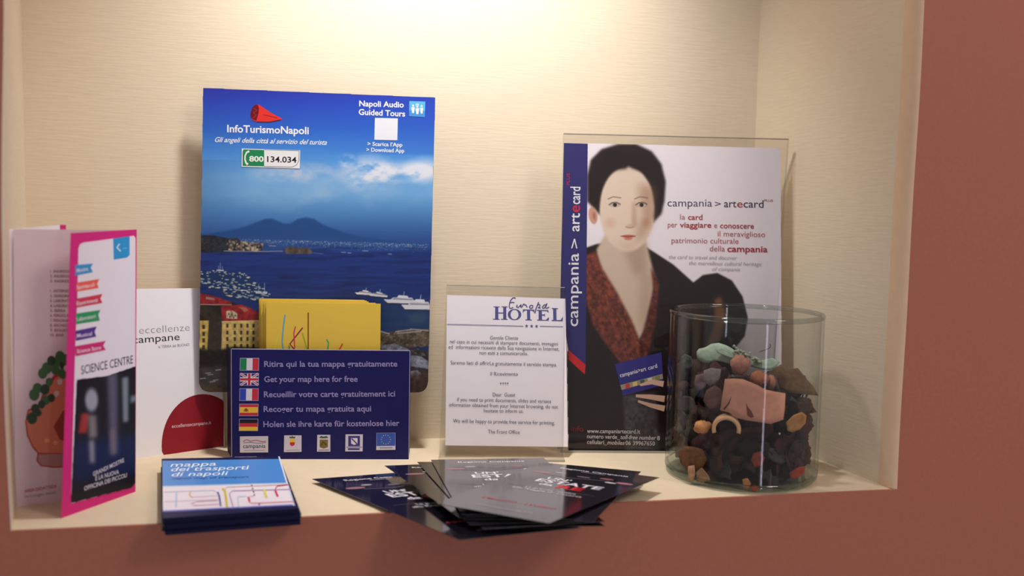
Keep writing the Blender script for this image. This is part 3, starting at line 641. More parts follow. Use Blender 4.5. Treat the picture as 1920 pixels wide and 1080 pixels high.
for ex in (1153, 1203):
    cv.ell(ex, 384, 12, 5.4, (128, 98, 80), .55, .5); cv.ell(ex, 384.5, 9, 3.7, (214, 204, 194), .9, .3); cv.ell(ex, 384.3, 4.2, 4.1, (54, 40, 36), 1, .2)
    cv.line([(ex - 11, 384), (ex - 5, 380), (ex + 3, 379.4), (ex + 10, 383)], 1.7, (70, 48, 40), .8); cv.line([(ex - 13, 373), (ex - 3, 369), (ex + 11, 371)], 2.0, (104, 78, 64), .6)
cv.ell(1180, 424, 8, 5, (214, 176, 152), .8, .8); cv.line([(1173, 425), (1177, 427), (1184, 427), (1188, 425)], 1.6, (142, 96, 78), .6)
cv.ell(1178, 443, 15, 3.4, (192, 96, 80), .9, .35); cv.ell(1178, 447.5, 10, 3.4, (206, 116, 98), .85, .45); cv.line([(1164, 442.6), (1178, 444), (1192, 442.4)], 1.2, (120, 50, 44), .8)
cv.poly([(1150, 455), (1200, 455), (1180, 472)], (196, 164, 142), .4, 6)
# hand holding a small blue card
cv.poly([(1168, 742), (1230, 735), (1236, 845), (1172, 845)], (92, 92, 98), .7, 3, .4)
photo('printed_picture', ap, o, cv, photo_mat('poster_print_a', 0.4, 0.35), asx, z=0.00005)
ax = Print(ap, z=0.0001)
BV = (46, 44, 112)
ax.poly([(1057.3, 268), (1102, 269.3), (1098, 690), (1065.5, 657), (1050.5, 560)], BV)
ax.poly([(1065.5, 656), (1098, 684), (1096.5, 702), (1066, 674)], (206, 34, 40))
def vtext(t, y0, y1, xb0, xb1, cap, col, **k): ax.text(t, (xb0, y0), (xb1, y1), cap, col, up=(-1, 0), **k)
vtext('campania', 612, 475, 1083.5, 1085, 20, WH, bold=.004); vtext('>', 466, 448, 1085, 1085.5, 16, WH, bold=.004); vtext('art', 434, 400, 1086, 1087, 19, WH, bold=.008); vtext('e', 398, 385, 1087, 1087.2, 19, (214, 40, 60), bold=.008); vtext('card', 383, 350.5, 1087.3, 1088, 18.5, WH, bold=.008)
vtext('PLUS', 347, 325, 1068, 1068.5, 5.5, (190, 40, 70))
DB, RD, RL = (46, 42, 74), (172, 40, 58), (184, 96, 108)
ax.text('campania', (1251.5, 387), (1335, 387.5), 14, DB, bold=-.004); ax.text('>', (1340.5, 388), (1351.5, 388), 11, DB); ax.text('art', (1357.5, 388.5), (1380.5, 388.8), 14, DB, bold=.004); ax.text('e', (1382, 389), (1392.5, 389), 14, RD, bold=.004); ax.text('card', (1394, 389), (1431.5, 389.5), 14, DB, bold=.004); ax.text('PLUS', (1433, 378), (1449, 378.3), 4, RD, bold=.01)
ax.text('la', (1275, 411.5), (1284.5, 411.6), 10, RL, bold=-.002); ax.text('card', (1290, 412), (1317, 412.2), 10, RD, bold=.012)
ax.text('per', (1252, 426), (1269.5, 426.2), 10, RL); ax.text('viaggiare', (1274.5, 426.5), (1333.5, 427), 10, RD, bold=.012); ax.text('e', (1339, 427.3), (1344.5, 427.4), 10, RL); ax.text('conoscere', (1350, 427.8), (1413.5, 428.8), 10, RD, bold=.012)
ax.text('il meraviglioso', (1345.5, 443), (1434.5, 444.5), 10, RL); ax.text('patrimonio culturale', (1259, 455.5), (1384.5, 457), 10, RL); ax.text('della', (1330.5, 471), (1359, 471.5), 10.5, RL); ax.text('campania', (1363.5, 472), (1439, 473), 11.5, RD, bold=.016)
GY = (176, 170, 182)
ax.text('the card to travel and discover', (1253, 485), (1381, 487), 7, GY, shear=.2); ax.text('the marvellous cultural heritage', (1291, 496.5), (1427, 498.5), 7, GY, shear=.2); ax.text('of campania', (1334.5, 507.5), (1387, 508.5), 7, GY, shear=.2)
cq = [(1152.5, 682.5), (1240, 660.5), (1244, 722), (1168, 742)]
ax.poly(cq, (48, 46, 124)); ax.poly([(1163, 722), (1242, 701), (1243, 710), (1165.5, 731)], (150, 140, 120))
for k, c in enumerate(((190, 60, 50), (210, 190, 110), (70, 90, 70), (200, 200, 190), (120, 130, 80))): 
    x = 1172 + k * 14; y = 720.5 - k * 3.7; ax.poly([(x, y), (x + 8, y - 2), (x + 9, y + 6), (x + 1, y + 8)], c)
ax.text('campania>art', (1163, 707.5), (1212, 694.5), 7.5, WH); ax.text('card', (1216, 693.5), (1232.5, 689), 7.5, WH)
SK = (206, 170, 150)
for S, w_ in (([(1200, 722), (1222, 716), (1244, 720)], [4, 9, 11]), ([(1192, 742), (1218, 744), (1246, 748)], [5, 9, 12]), ([(1196, 752), (1220, 760), (1246, 766)], [4, 8, 11])): ax.stroke(S, w_, SK)
LT = (214, 206, 206)
ax.text('info', (1070, 808), (1094, 809), 10, (126, 22, 32), bold=.004); ax.text('www.campaniartecard.it', (1100.5, 811.5), (1200, 812.7), 7.6, LT, bold=.004)
ax.text('numero verde_', (1100.5, 821.5), (1162, 823), 7.6, LT, bold=.004); ax.text('toll-free number', (1162.5, 823), (1229, 824.5), 7.6, LT, bold=.008, shear=.22); ax.text('8', (1232, 825), (1237, 825), 7.6, LT, bold=.008)
ax.text('cellulari_', (1100.5, 832), (1138, 833), 7.6, LT, bold=.004); ax.text('mobiles', (1138.5, 833), (1170, 834), 7.6, LT, bold=.004, shear=.22); ax.text('06 39967650', (1172.5, 834), (1227.5, 835.3), 7.6, LT, bold=.004)
ax.build('printed_lettering', asx)

# ================================================================== WHITE FOOD LEAFLET leaning by the back wall
ea = on_z((254, 860)); eb = on_z((421, 838)); d = eb - ea
ep = standing(ea[0], ea[1], math.atan2(d[1], d[0]), 0.045)
# keep it clear of the back wall at its far end
EQ = [(252, 541.5), (371, 539.5), (421, 838), (254, 860)]
# outline in the sheet's plane: right edge vertical, rounded card hidden behind box
eo = [ep.uv(EQ[3]), ep.uv((421, 838)), (ep.uv((372, 700))[0] + 0.024, ep.uv((372, 539.5))[1] - 0.001), ep.uv(EQ[0])]
el = link('white_leaflet', *prism(eo, -0.0008, 0), mat('white_leaflet_card', (236, 234, 242), 0.5, 0.35, vary=0.01, scale=30)); el.matrix_world = ep.mat()
tag(el, 'white leaflet with a dark red semicircle at its foot, standing left of blue box', 'leaflet')
ex = Print(ep, z=0.00006)
RDK = (140, 14, 34)
pts = []
for t_ in np.linspace(0, 1, 26):
    a = PI * 1.035 - t_ * (PI * 0.82); pts.append((381 + 78 * math.cos(a), 836 - 97 * math.sin(a)))
pts = [p for p in pts if p[0] < 432]; 
pts = [(307, 853.2)] + [p for p in pts if p[1] < 850] + [(432, 836.8)]
ex.poly([(min(p[0], 419.5), min(p[1], 853.2 - (p[0] - 307) * .132)) for p in pts], RDK)
ex.text('eccellenzecampane.it', (322, 802.5), (396, 795), 6.5, (214, 190, 200), bold=.006)
ex.text('eccellenze', (261, 626), (355.5, 620), 13.5, (120, 116, 128), bold=-.018); ex.text('campane', (249, 644), (337, 637.5), 13.5, (40, 36, 50), bold=0.0); ex.text('la TERRA del BUONO', (297, 653), (355, 648.5), 5, (130, 126, 140))
ex.build('printed_lettering', el)

# ================================================================== PINK FOLDED SCIENCE LEAFLET (three panels in a zigzag)
bp0 = on_z((115, 972)); bp1 = on_z((254, 922)); d = bp1 - bp0
sb = standing(bp0[0], bp0[1], math.atan2(d[1], d[0]), -0.02)
# the front panel meets the middle panel at its right fold
fold = bp1
ap0 = on_z((28, 951)); d2 = fold - ap0
sa = standing(ap0[0], ap0[1], math.atan2(d2[1], d2[0]), 0.0)
sci = empty('folded_leaflet', Matrix.Translation(Vector(bp0))); tag(sci, 'pink-bordered folded leaflet standing open in a zigzag, in the left corner of niche', 'leaflet')
bpy.context.view_layer.update()
def under(o, M): o.parent = sci; o.matrix_parent_inverse = Matrix.Identity(4); o.matrix_local = Matrix.Translation(-Vector(bp0)) @ M; return o
bo = [sb.uv((115, 972)), sb.uv((254, 922)), sb.uv((256.5, 430)), sb.uv((133, 437))]
mag = mat('magenta_print', (212, 36, 128), 0.5, 0.35); lil = mat('pale_leaflet_paper', (224, 208, 216), 0.6, 0.3, vary=.01, scale=30)
pB = under(link('front_panel', *prism(bo, -0.0003, 0), mag), sb.mat())
ao_ = [sa.uv((28, 951)), (sa.uv((254, 922))[0] - 0.0004, 0.0), (sa.uv((254, 922))[0] - 0.0004, sa.uv((200, 431))[1]), sa.uv((25, 430))]
pA = under(link('middle_panel', *prism(ao_, -0.0003, 0), lil), sa.mat())
cdir = on_z((128, 925)) ; sc_ = standing(ap0[0], ap0[1] + .0006, math.radians(50), 0.0)
cw = 0.050
cc = sc_.uv((124, 421))
co_ = [(0, 0), (cc[0], 0.0), (cc[0], cc[1]), (0, sa.uv((25, 430))[1])]
pC = under(link('rear_panel', *prism(co_, -0.0003, 0), mat('white_paper_b', (240, 234, 240), 0.6, 0.3)), sc_.mat())
link('printed_border', *box_geo(co_[1][0] - 0.006, co_[1][0] - 0.0001, 0.001, cc[1] - 0.0002, 0.00002, 0.00008), mag, pC)
xs_ = Print(sb, z=0.00006)
WP = (232, 224, 236)
xs_.poly([(147, 466), (150, 458), (156, 455), (240, 443.5), (251, 442), (254, 447), (253, 905), (246, 914), (133, 944), (141, 650), (145, 560)], WP)
xs_.poly([(212, 447), (243, 443), (243, 478), (238, 483), (213, 487)], (44, 150, 214)); xs_.stroke([(224, 457), (219, 464), (226, 471)], 2.2, (226, 236, 246)); xs_.stroke([(230, 466), (238, 465)], 1.2, (130, 190, 230))
RB = (((141, 497), (174, 494), (170, 502), (174, 510.5), (141, 517), 'Mostre', (60, 146, 204)), ((143, 530), (186, 523), (182, 532), (185, 540), (143, 547), 'Spettacoli', (232, 96, 84)),
      ((143, 560), (192, 551), (188, 560), (192, 568), (143, 577), 'Esperimenti', (204, 56, 84)), ((142, 588), (188, 581), (184, 590), (187, 601), (142, 608), 'Laboratori', (44, 150, 96)),
      ((142, 620), (181, 612), (177, 622), (180, 631), (142, 639), 'Musical', (82, 50, 140)), ((141, 649), (198, 639), (193, 648), (198, 656), (141, 668), 'Science Store', (204, 44, 116)))
for a, b, c, d_, e, t, col in RB:
    xs_.poly([a, b, c, d_, e], col); y = (a[1] + e[1]) / 2 + 4; xs_.text(t, (144, y), (b[0] - 9, y - (b[0] - 150) * .16), 7.2, (240, 224, 236), bold=.006)
xs_.text('SCIENCE CENTRE', (152, 702), (249, 681), 16, (38, 34, 48), bold=-.004)
# printed photo: a dim exhibit hall
cv = Canvas(120, 690, 265, 950, (24, 22, 34))
cv.poly([(135, 830), (262, 815), (262, 890), (135, 905)], (26, 34, 84), .8, 8)
cv.poly([(200, 700), (220, 698), (220, 850), (206, 855)], (112, 112, 136), .75, 4); cv.poly([(228, 708), (240, 706), (240, 790), (230, 792)], (150, 164, 176), .8, 2); cv.poly([(244, 742), (256, 740), (256, 752), (244, 756)], (140, 150, 170), .8, 2)
cv.ell(171, 750, 15, 27, (176, 180, 200), .85, .4); cv.poly([(152, 775), (166, 775), (162, 812), (146, 812)], (196, 54, 50), .8, 2); cv.poly([(164, 778), (180, 778), (182, 820), (166, 822)], (150, 140, 140), .8, 3); cv.poly([(166, 826), (176, 824), (177, 868), (168, 868)], (170, 168, 180), .8, 3)
cv.poly([(205, 805), (215, 803), (216, 850), (208, 852)], (130, 110, 116), .7, 3)
q = [(144, 712), (200, 705), (253.5, 687), (253, 905), (246, 914), (133, 943)]
oo = [sb.uv(p) for p in q][::-1]
xs_.poly(q, (24, 22, 34))
pho = photo('printed_photo', sb, oo, cv, photo_mat('leaflet_print', 0.45, .3), pB, step=0.0008, z=0.0004)
xs_.z = 0.0005
for t, L, R in (('GRANDI MOSTRE', (174, 893), (232, 866)), ('E LA NUOVA', (178, 901), (222, 888)), ('OFFICINA DEI PICCOLI', (157, 920), (237, 894))): xs_.text(t, L, R, 8, (214, 210, 224), bold=.01)
xs_.build('printed_lettering', pB)
xa = Print(sa, z=0.00006)
LI = ['1. INGRESSO', '2. INGRESSO', '3. INGRESSI', None, '1. INTERSEZIONI', '2. GIARDINO', '3. LABORATORIO', '4. LABORATORI', '5. SERRA', '6. PERGOLATO', '7. PANORAMA', '8. ARCHEOLOGIA', '9. BIGLIETTERIA', '10. BAR']
y = 511
for k, t in enumerate(LI):
    if t: xa.text(t, (94, y), (94 + len(t) * 3.6, y + .3), 5.2, (96, 84, 96) if k < 9 else (150, 70, 86), bold=.006)
    y += 9.2
xa.text('AREA DIDATTICA', (46, 924), (106, 914), 6, (186, 40, 60), bold=.01); xa.text('Via Coroglio, Napoli', (45, 934), (104, 925), 4.6, (150, 130, 144))
POT, PE, GR = (214, 128, 96), (172, 52, 44), (62, 110, 62)
xa.poly([(52, 768), (47, 790), (50, 816), (60, 838), (70, 850), (68, 864), (76, 874), (100, 877), (134, 876), (134, 690), (100, 704), (80, 736), (72, 760)], PE)
xa.poly([(54, 770), (49.5, 790), (52.5, 815), (62, 836), (73, 849), (134, 850), (134, 696), (104, 708), (84, 740), (70, 766)], POT); xa.poly([(72, 852), (71, 864), (78, 872), (100, 874.5), (134, 874), (134, 850)], (176, 134, 130))
xa.poly([(100, 800), (118, 770), (134, 760), (134, 832), (112, 824)], (150, 66, 50)); xa.ell(88, 826, 5, 4, (236, 160, 120)); xa.ell(104, 830, 5, 4, (236, 160, 120))
for x, y, r_ in ((60, 784, 10), (64, 740, 10), (70, 728, 9), (88, 690, 10), (104, 680, 9), (120, 684, 9), (86, 750, 8), (66, 766, 8), (78, 758, 7), (80, 700, 9), (96, 676, 8), (112, 668, 9), (124, 674, 9), (84, 730, 9), (104, 694, 8), (118, 700, 9), (96, 746, 7), (92, 716, 7), (72, 774, 6)): xa.ell(x, y, r_, r_ * 1.15, GR if int(x) % 3 else (40, 74, 44), 10)
for x, y in ((112, 716), (106, 738), (124, 690)): xa.ell(x, y, 5, 6, (214, 196, 190), 10)
xa.build('printed_lettering', pA)

# ================================================================== TRANSPORT MAP BOOKLETS in a stack at the front edge
bk_blue = mat('booklet_cover', (16, 18, 66), 0.45, 0.3); bk_page = mat('booklet_pages', (24, 26, 60), 0.7, 0.2)
Z0 = 0.0002
tq = [(303, 860), (523.5, 856), (561, 953), (305, 972)]
NT = 5; TH = 0.0027
tops = [on_z(p, NT * TH) for p in tq]           # TL TR BR FL of the top face
def booklet(k, label, off, group):
    z0 = Z0 + k * TH; P = [t_ + np.array([off[0], off[1], 0]) for t_ in tops]; X = P[2] - P[3]; X[2] = 0
    pl = Plane((P[3][0], P[3][1], z0), X, (-X[1], X[0], 0))
    q = []
    for p in P: dd = np.array([p[0], p[1], z0]) - pl.O; q.append((float(dd @ pl.X), float(dd @ pl.U)))
    q = q[::-1]; t = TH - 0.00015
    root = empty('transport_map_booklet', pl.mat()); tag(root, label, 'booklet', group)
    q = [q[0], q[1], q[2], q[3]]
    ins = lambda m: [(q[0][0] + m, q[0][1] + m), (q[1][0] - m, q[1][1] + m), (q[2][0] - m, q[2][1] - m), (q[3][0] + m, q[3][1] - m)]
    link('cover', *prism(rounded(q, [.002] * 4, 3), t - 0.0003, t), bk_blue, root)
    link('folded_pages', *prism(ins(0.0007), 0.0003, t - 0.0003), bk_page, root)
    link('cover', *prism(rounded(q, [.002] * 4, 3), 0, 0.0003), bk_blue, root)
    return pl, root, t
names = ['dark blue transport map booklet lying at the bottom of the front stack', 'second booklet from the bottom of the front stack', 'middle booklet of the front stack, only its dark edge showing', 'booklet directly under the top one in the front stack']
gb = 'map booklets stacked at the front edge'
offs = [(0.0015, 0.0004), (-0.001, 0.0015), (0.002, -0.0002), (0.0005, 0.001)]
for k in range(4): booklet(k, names[k], offs[k], gb)
pl, root, t = booklet(4, 'top transport map booklet, blue and white cover with coloured route lines', (0, 0), gb)
tp = Plane(pl.O + pl.N * t, pl.X, pl.U)
bx = Print(tp, z=t + 0.00005, rough=0.35)
LB = (76, 140, 216)
bx.poly([(304.5, 864), (524, 860.5), (537, 905), (305, 911)], LB); bx.poly([(305, 911), (537, 905), (552, 946), (305.5, 958.5)], (236, 228, 240))
bx.poly([(305, 911), (537, 905), (538, 907.2), (305, 913)], (170, 200, 236)); bx.poly([(305, 957.5), (552, 945.5), (553, 948), (305, 960.5)], (90, 96, 190))
bx.poly([(521.5, 856), (524.5, 856), (553, 948), (549.5, 948)], (214, 222, 240))
for tt, L, R in (('mappa', (319, 875.5), (405, 873)), ('dei trasporti', (319, 884), (465, 880)), ('di napoli', (320, 893.5), (425, 891))): bx.text(tt, L, R, 7.5, (228, 240, 250), bold=.006)
bx.text('napoli map of transport', (322, 899), (466, 896), 3.6, (36, 60, 130), bold=.006)
bx.text('campania trasporti', (440, 857.6), (480, 857.2), 1.4, (180, 184, 220))
GRY = (186, 178, 200)
bx.stroke([(308, 923), (400, 920), (408, 924), (414, 950)], 1.3, GRY)
bx.stroke([(358, 922), (355, 927), (358, 932), (362, 933)], 2.4, (222, 178, 110)); bx.stroke([(362, 932.5), (407, 930)], 1.0, (200, 170, 190)); bx.stroke([(308, 941), (412, 937)], 1.0, (200, 180, 200))
bx.stroke([(408, 939), (370, 941), (358, 945), (364, 948.5), (412, 946)], 1.3, (206, 130, 160)); bx.stroke([(331, 924), (330, 952)], 3.0, (176, 204, 236)); bx.stroke([(408, 923), (411, 930), (414, 950)], 3.0, (90, 90, 170))
for y in (925, 931, 937, 943): bx.ell(409 + (y - 925) * .25, y, 1.3, 1, (30, 26, 60), 8)
bx.stroke([(417, 916), (422, 922), (426, 952)], 4.2, (216, 196, 70)); bx.stroke([(540, 909), (425, 914), (421, 920)], 1.2, (206, 170, 150)); bx.stroke([(548, 918), (436, 921), (430, 926), (437, 951)], 1.6, (170, 140, 190)); bx.stroke([(462, 931), (446, 932), (447, 950)], 1.8, (170, 214, 236))
bx.stroke([(466, 933), (467, 942), (472, 944.5), (552, 941)], 1.4, (214, 110, 130)); bx.stroke([(465.5, 932), (468, 941)], 3.4, (214, 40, 56)); bx.stroke([(472, 908), (474, 918), (477, 930), (464, 933)], 1.0, (190, 180, 190))
for y in (911, 917, 923, 929): bx.ell(472 + (y - 911) * .28, y, 1.5, 1.2, (30, 26, 36), 8)
bx.stroke([(495, 918), (500, 934)], 4, (226, 216, 90)); bx.stroke([(516, 920), (521, 932)], 3.4, (206, 40, 66)); bx.stroke([(516, 918), (520, 912), (540, 909.5)], 1.8, (190, 50, 80)); bx.ell(486, 946.5, 1.6, 1.8, (70, 60, 140), 8)
bx.build('printed_cover_art', root)

# ================================================================== BLACK FLYERS fanned over the shelf edge
fl_mat = mat('glossy_black_flyer', (22, 20, 30), 0.10, 1.0, coat=1.0)
fl_edge = mat('flyer_back', (30, 28, 36), 0.5, 0.3)
def flyer(corners, label, group, t=0.00035, deco=None):
    """corners TL TR BR BL as world points, nearly flat"""
    TL, TR, BR, BL = [np.array(c, float) for c in corners]
    pl = Plane(BL, BR - BL, TL - BL)
    q = []
    for p in (BL, BR, TR, TL): dd = p - pl.O; q.append((float(dd @ pl.X), float(dd @ pl.U)))
    o = link('black_flyer', *prism(q, -t, 0), fl_mat); o.matrix_world = pl.mat(); tag(o, label, 'flyer', group)
    if deco: deco(pl, o)
    return pl, o
gf = 'glossy black flyers fanned on the shelf'
WF = (226, 222, 232)
def z_of(p, z): return on_z(p, z)
def rect_from(TL, dleft, dtop, w=0.100, h_=0.19, z=None):
    TL = np.array(TL, float); a = math.radians(dleft); b = math.radians(dtop)
    BL = TL + h_ * np.array([math.cos(a), math.sin(a), 0]); TR = TL + w * np.array([math.cos(b), math.sin(b), 0]); return [TL, TR, TR + BL - TL, BL]
# decoration as fractions of the flyer: printed event title, fruit-like ornaments, small lines
def deco(full=True, seed=0):
    def f(pl, o):
        me = o.data; vs = [v.co for v in me.vertices]; BL, BR, TR, TL = vs[4], vs[5], vs[6], vs[7]
        def at(u, v):
            b = BL.lerp(BR, u); t_ = TL.lerp(TR, u); q = b.lerp(t_, v); return (q.x, q.y)
        p = Print(pl, z=0.00005, rough=0.3)
        def poly(pts, c): 
            uv = [at(*q) for q in pts]; p.raw(uv, tessellate_polygon([[Vector((a, b, 0)) for a, b in uv]]), c)
        def txt(s, u0, u1, v, cap, c, bold=.01):
            g, fc = glyphs(s, bold); a = np.array(at(u0, v)); b = np.array(at(u1, v)); dd = b - a; up = np.array(at(u0, v + cap)) - a; X = (g[:, 0] - g[:, 0].min()) / (g[:, 0].max() - g[:, 0].min())
            p.raw([tuple(a + x * dd + y * up) for x, y in zip(X, g[:, 1] / CAP)], fc, c)
        txt('Regione Campania', .22, .80, .925, .022, WF); txt('assessorato', .42, .62, .905, .010, (180, 176, 190))
        for u, v, a, b, c in ((.16, .80, .09, .016, (150, 110, 118)), (.30, .835, .05, .010, (170, 160, 170)), (.70, .83, .06, .012, (150, 96, 104)), (.88, .79, .07, .016, (176, 120, 132)), (.52, .81, .06, .008, (130, 110, 120)), (.78, .77, .05, .010, (206, 204, 214))):
            poly([(u + a * math.cos(k * PI / 5), v + b * math.sin(k * PI / 5)) for k in range(10)], c)
        p.raw(*((lambda P: ([at(*q) for q in P], [(0, 1, 3, 2), (2, 3, 5, 4)]))([(.2, .775), (.2, .770), (.45, .76), (.45, .755), (.75, .80), (.75, .795)])), (110, 104, 120))
        txt("UN'", .30, .50, .685, .035, WF, .02); txt('ESTATE', .26, .82, .615, .055, WF, .02); txt('da', .34, .46, .56, .035, WF, .02); txt('RE', .50, .72, .545, .055, (206, 34, 48), .03)
        txt('La grande musica', .30, .74, .475, .022, (200, 196, 206)); txt('alla Reggia di Caserta', .22, .82, .44, .022, (200, 196, 206))
        poly([(.12, .50), (.88, .50), (.88, .497), (.12, .497)], (90, 86, 100))
        txt('4 MAGGIO - 3 LUGLIO', .18, .84, .20, .022, (196, 60, 74)); txt('www.unestatedare.it', .26, .76, .08, .016, (170, 166, 178))
        p.build('printed_lettering', o)
    return f
F1 = [on_z((585, 898), .004), None, on_z((1012, 997), .0022), on_z((862, 1012), .0022)]
F1[1] = F1[0] + (F1[2] - F1[3]) * 1.02 + np.array([0, .004, 0])
k1 = 0.098 / np.linalg.norm(F1[2] - F1[3]); F1[2] = F1[3] + (F1[2] - F1[3]) * k1; F1[1] = F1[0] + (F1[2] - F1[3])
flyer(F1, 'leftmost and lowest glossy black flyer, its tip pointing at the booklet stack', gf, deco=deco())
# flyers buried in the pile, only their dark front corners showing
rb = on_z((1134, 986), .0030)
for k, (tipx, dl, z, lab) in enumerate((((1134, 986), 118, .0034, 'lowest right flyer of the pile, its front corner poking out furthest below'), ((1128, 974), 112, .0047, 'black flyer just above the lowest right one, corner showing under the top flyer'))):
    BR = on_z(tipx, z); a = math.radians(dl); b = math.radians(dl + 78)
    up = 0.17 * np.array([math.cos(a - .35), math.sin(a - .35), 0]); lf = 0.09 * np.array([math.cos(math.radians(172 + 4 * k)), math.sin(math.radians(172 + 4 * k)), 0])
    flyer([BR + lf + up, BR + up, BR, BR + lf], lab, gf)
for k, (bl, dl, z) in enumerate((((905, 992), 100, .0062), ((880, 984), 96, .0075), ((868, 974), 93, .0088))):
    BL = on_z(bl, z); a = math.radians(dl); b = math.radians(2 - 5 * k)
    up = 0.15 * np.array([math.cos(a), math.sin(a), 0]); rt = 0.098 * np.array([math.cos(b), math.sin(b), 0])
    flyer([BL + up, BL + up + rt, BL + rt, BL], ['lowest of the three buried flyers whose front edges show under the top one', 'middle one of the three buried flyers under the top one', 'highest of the three buried flyers, directly under the fan'][k], gf)
F2 = rect_from(on_z((721, 873), .0098), -74, 0, .098, .165); flyer(F2, 'black flyer second from the left in the fan, greenish sheen on its face', gf, deco=deco())
F3 = rect_from(on_z((782, 866), .0108), -83, -6, .095, .165); flyer(F3, 'black flyer third from the left, a narrow strip showing between its neighbours', gf)
F4 = rect_from(on_z((808, 862), .0118), -89, -4, .108, .165); flyer(F4, 'black flyer fourth from the left, grey with the reflection of the notice', gf, deco=deco())
F5 = [on_z((1016, 867), .0128), on_z((1202, 884), .0128), None, None]
dn = np.array([-0.085, -0.13, 0]); F5[2] = F5[1] + dn; F5[3] = F5[0] + dn
flyer(F5, 'black flyer whose far right corner shows behind the top flyer, near the jar', gf)
FT = [on_z((1016, 867), .0142), on_z((1236, 895), .0142), on_z((1030, 981), .0160), on_z((819, 944), .0160)]
flyer(FT, 'top black flyer of the fan, red and white title, tip pointing at the jar', gf, t=.0004, deco=deco())

# ================================================================== GLASS JAR AND POTPOURRI
JX, JY, JR, JH = 0.4090, 0.8400, 0.0716, 0.157
glass = clear_mat('jar_glass', (0.965, 0.972, 0.968), 1.36, 0.0)
glass_b = clear_mat('jar_base_glass', (0.80, 0.86, 0.84), 1.6, 0.02)
def lathe(name, prof, m, parent, n=96, close=True):
    V = [(r_ * math.cos(2 * PI * i / n), r_ * math.sin(2 * PI * i / n), z) for r_, z in prof for i in range(n)]
    k = len(prof); Fc = []
    for j in range(k if close else k - 1):
        j2 = (j + 1) % k
        for i in range(n): Fc.append((j * n + i, j * n + (i + 1) % n, j2 * n + (i + 1) % n, j2 * n + i))
    return link(name, V, Fc, m, parent, smooth=True)
jar = empty('glass_jar', Matrix.Translation((JX, JY, 0))); tag(jar, 'clear cylindrical glass jar of potpourri standing at the right end of the shelf', 'jar')
wt = 0.0028
lathe('glass_wall', [(JR, 0.008), (JR, 0.0082), (JR, JH - .0042), (JR, JH - .004), (JR - wt, JH - .004), (JR - wt, JH - .0042), (JR - wt, .0082), (JR - wt, 0.008)], glass, jar)
prof = [(JR - wt / 2 + (wt / 2 + .0007) * math.cos(a), JH - .002 + .0024 * math.sin(a)) for a in np.linspace(0, 2 * PI, 12, endpoint=False)]
lathe('rim', prof, clear_mat('rim_glass', (0.82, 0.85, 0.84), 1.7, 0.02), jar)
lathe('base', [(0.0005, 0.0004), (JR - .008, 0.0004), (JR - .003, .0012), (JR - .0008, .0035), (JR, .008), (JR - wt, .008), (JR - .005, .0062), (JR - .009, .0055), (0.0005, .005)], glass_b, jar, close=False)

def plate(outline, t, bend, rings=(0, .35, .7, 1.0), seed=0, rough=.0006):
    """thin leaf-like plate from an outline (local x,y), bent by a height function"""
    r = random.Random(seed); n = len(outline); cx = sum(p[0] for p in outline) / n; cy = sum(p[1] for p in outline) / n
    V = []; idx = []
    for side in (0, 1):
        ring0 = []
        for f in rings:
            row = []
            for p in outline:
                x = cx + (p[0] - cx) * f; y = cy + (p[1] - cy) * f; row.append(len(V)); 
                z = bend(x, y) + rough * math.sin(x * 900 + seed) * math.cos(y * 700 + 2 * seed)
                V.append((x, y, z + (t if side else 0)))
                if f == 0: break
            ring0.append(row)
        idx.append(ring0)
    Fc = []
    for side in (0, 1):
        R = idx[side]
        for i in range(n):
            a, b = R[1][i], R[1][(i + 1) % n]; Fc.append((R[0][0], a, b) if side else (R[0][0], b, a))
        for j in range(1, len(R) - 1):
            for i in range(n):
                q = (R[j][i], R[j + 1][i], R[j + 1][(i + 1) % n], R[j][(i + 1) % n]); Fc.append(q if side else q[::-1])
    A, Bq = idx[0][-1], idx[1][-1]
    for i in range(n): Fc.append((A[i], A[(i + 1) % n], Bq[(i + 1) % n], Bq[i]))
    return V, Fc
def lump(rx, ry, rz, seed, amp=.22, n=12, m=8):
    r = random.Random(seed); ph_ = [r.uniform(0, 6) for _ in range(6)]
    V = [(0, 0, -rz)]; Fc = []
    for j in range(1, m):
        th = PI * j / m
        for i in range(n):
            a = 2 * PI * i / n; k = 1 + amp * (math.sin(3 * a + ph_[0]) * math.sin(2 * th + ph_[1]) + .6 * math.sin(5 * a + ph_[2] + 3 * th))
            V.append((rx * math.sin(th) * math.cos(a) * k, ry * math.sin(th) * math.sin(a) * k, -rz * math.cos(th) * k))
    V.append((0, 0, rz)); L = len(V) - 1
    for i in range(n): Fc.append((0, 1 + (i + 1) % n, 1 + i)); Fc.append((L, 1 + (m - 2) * n + i, 1 + (m - 2) * n + (i + 1) % n))
    for j in range(m - 2):
        for i in range(n): Fc.append((1 + j * n + i, 1 + j * n + (i + 1) % n, 1 + (j + 1) * n + (i + 1) % n, 1 + (j + 1) * n + i))
    return V, Fc
def curl(R, w_, t, a0, a1, n=16, flare=.15):
    V = []; Fc = []
    for k in range(n + 1):
        a = a0 + (a1 - a0) * k / n; ww = w_ * (0.55 + .45 * math.sin(PI * k / n))
        for rr in (R, R - t):
            for s in (-1, 1): V.append((rr * math.cos(a) * (1 + flare * s * .5), s * ww / 2, rr * math.sin(a) * (1 + flare * s * .5)))
    for k in range(n):
        b = 4 * k; c = b + 4
        Fc += [(b, b + 1, c + 1, c), (b + 3, b + 2, c + 2, c + 3), (b + 1, b + 3, c + 3, c + 1), (b + 2, b, c, c + 2)]
    Fc += [(0, 2, 3, 1), (4 * n, 4 * n + 1, 4 * n + 3, 4 * n + 2)]
    return V, Fc
def dried(name, rgb, vary=.35, rough=.8): return mat(name, rgb, rough, .25, bump=.8, scale=220, vary=vary)
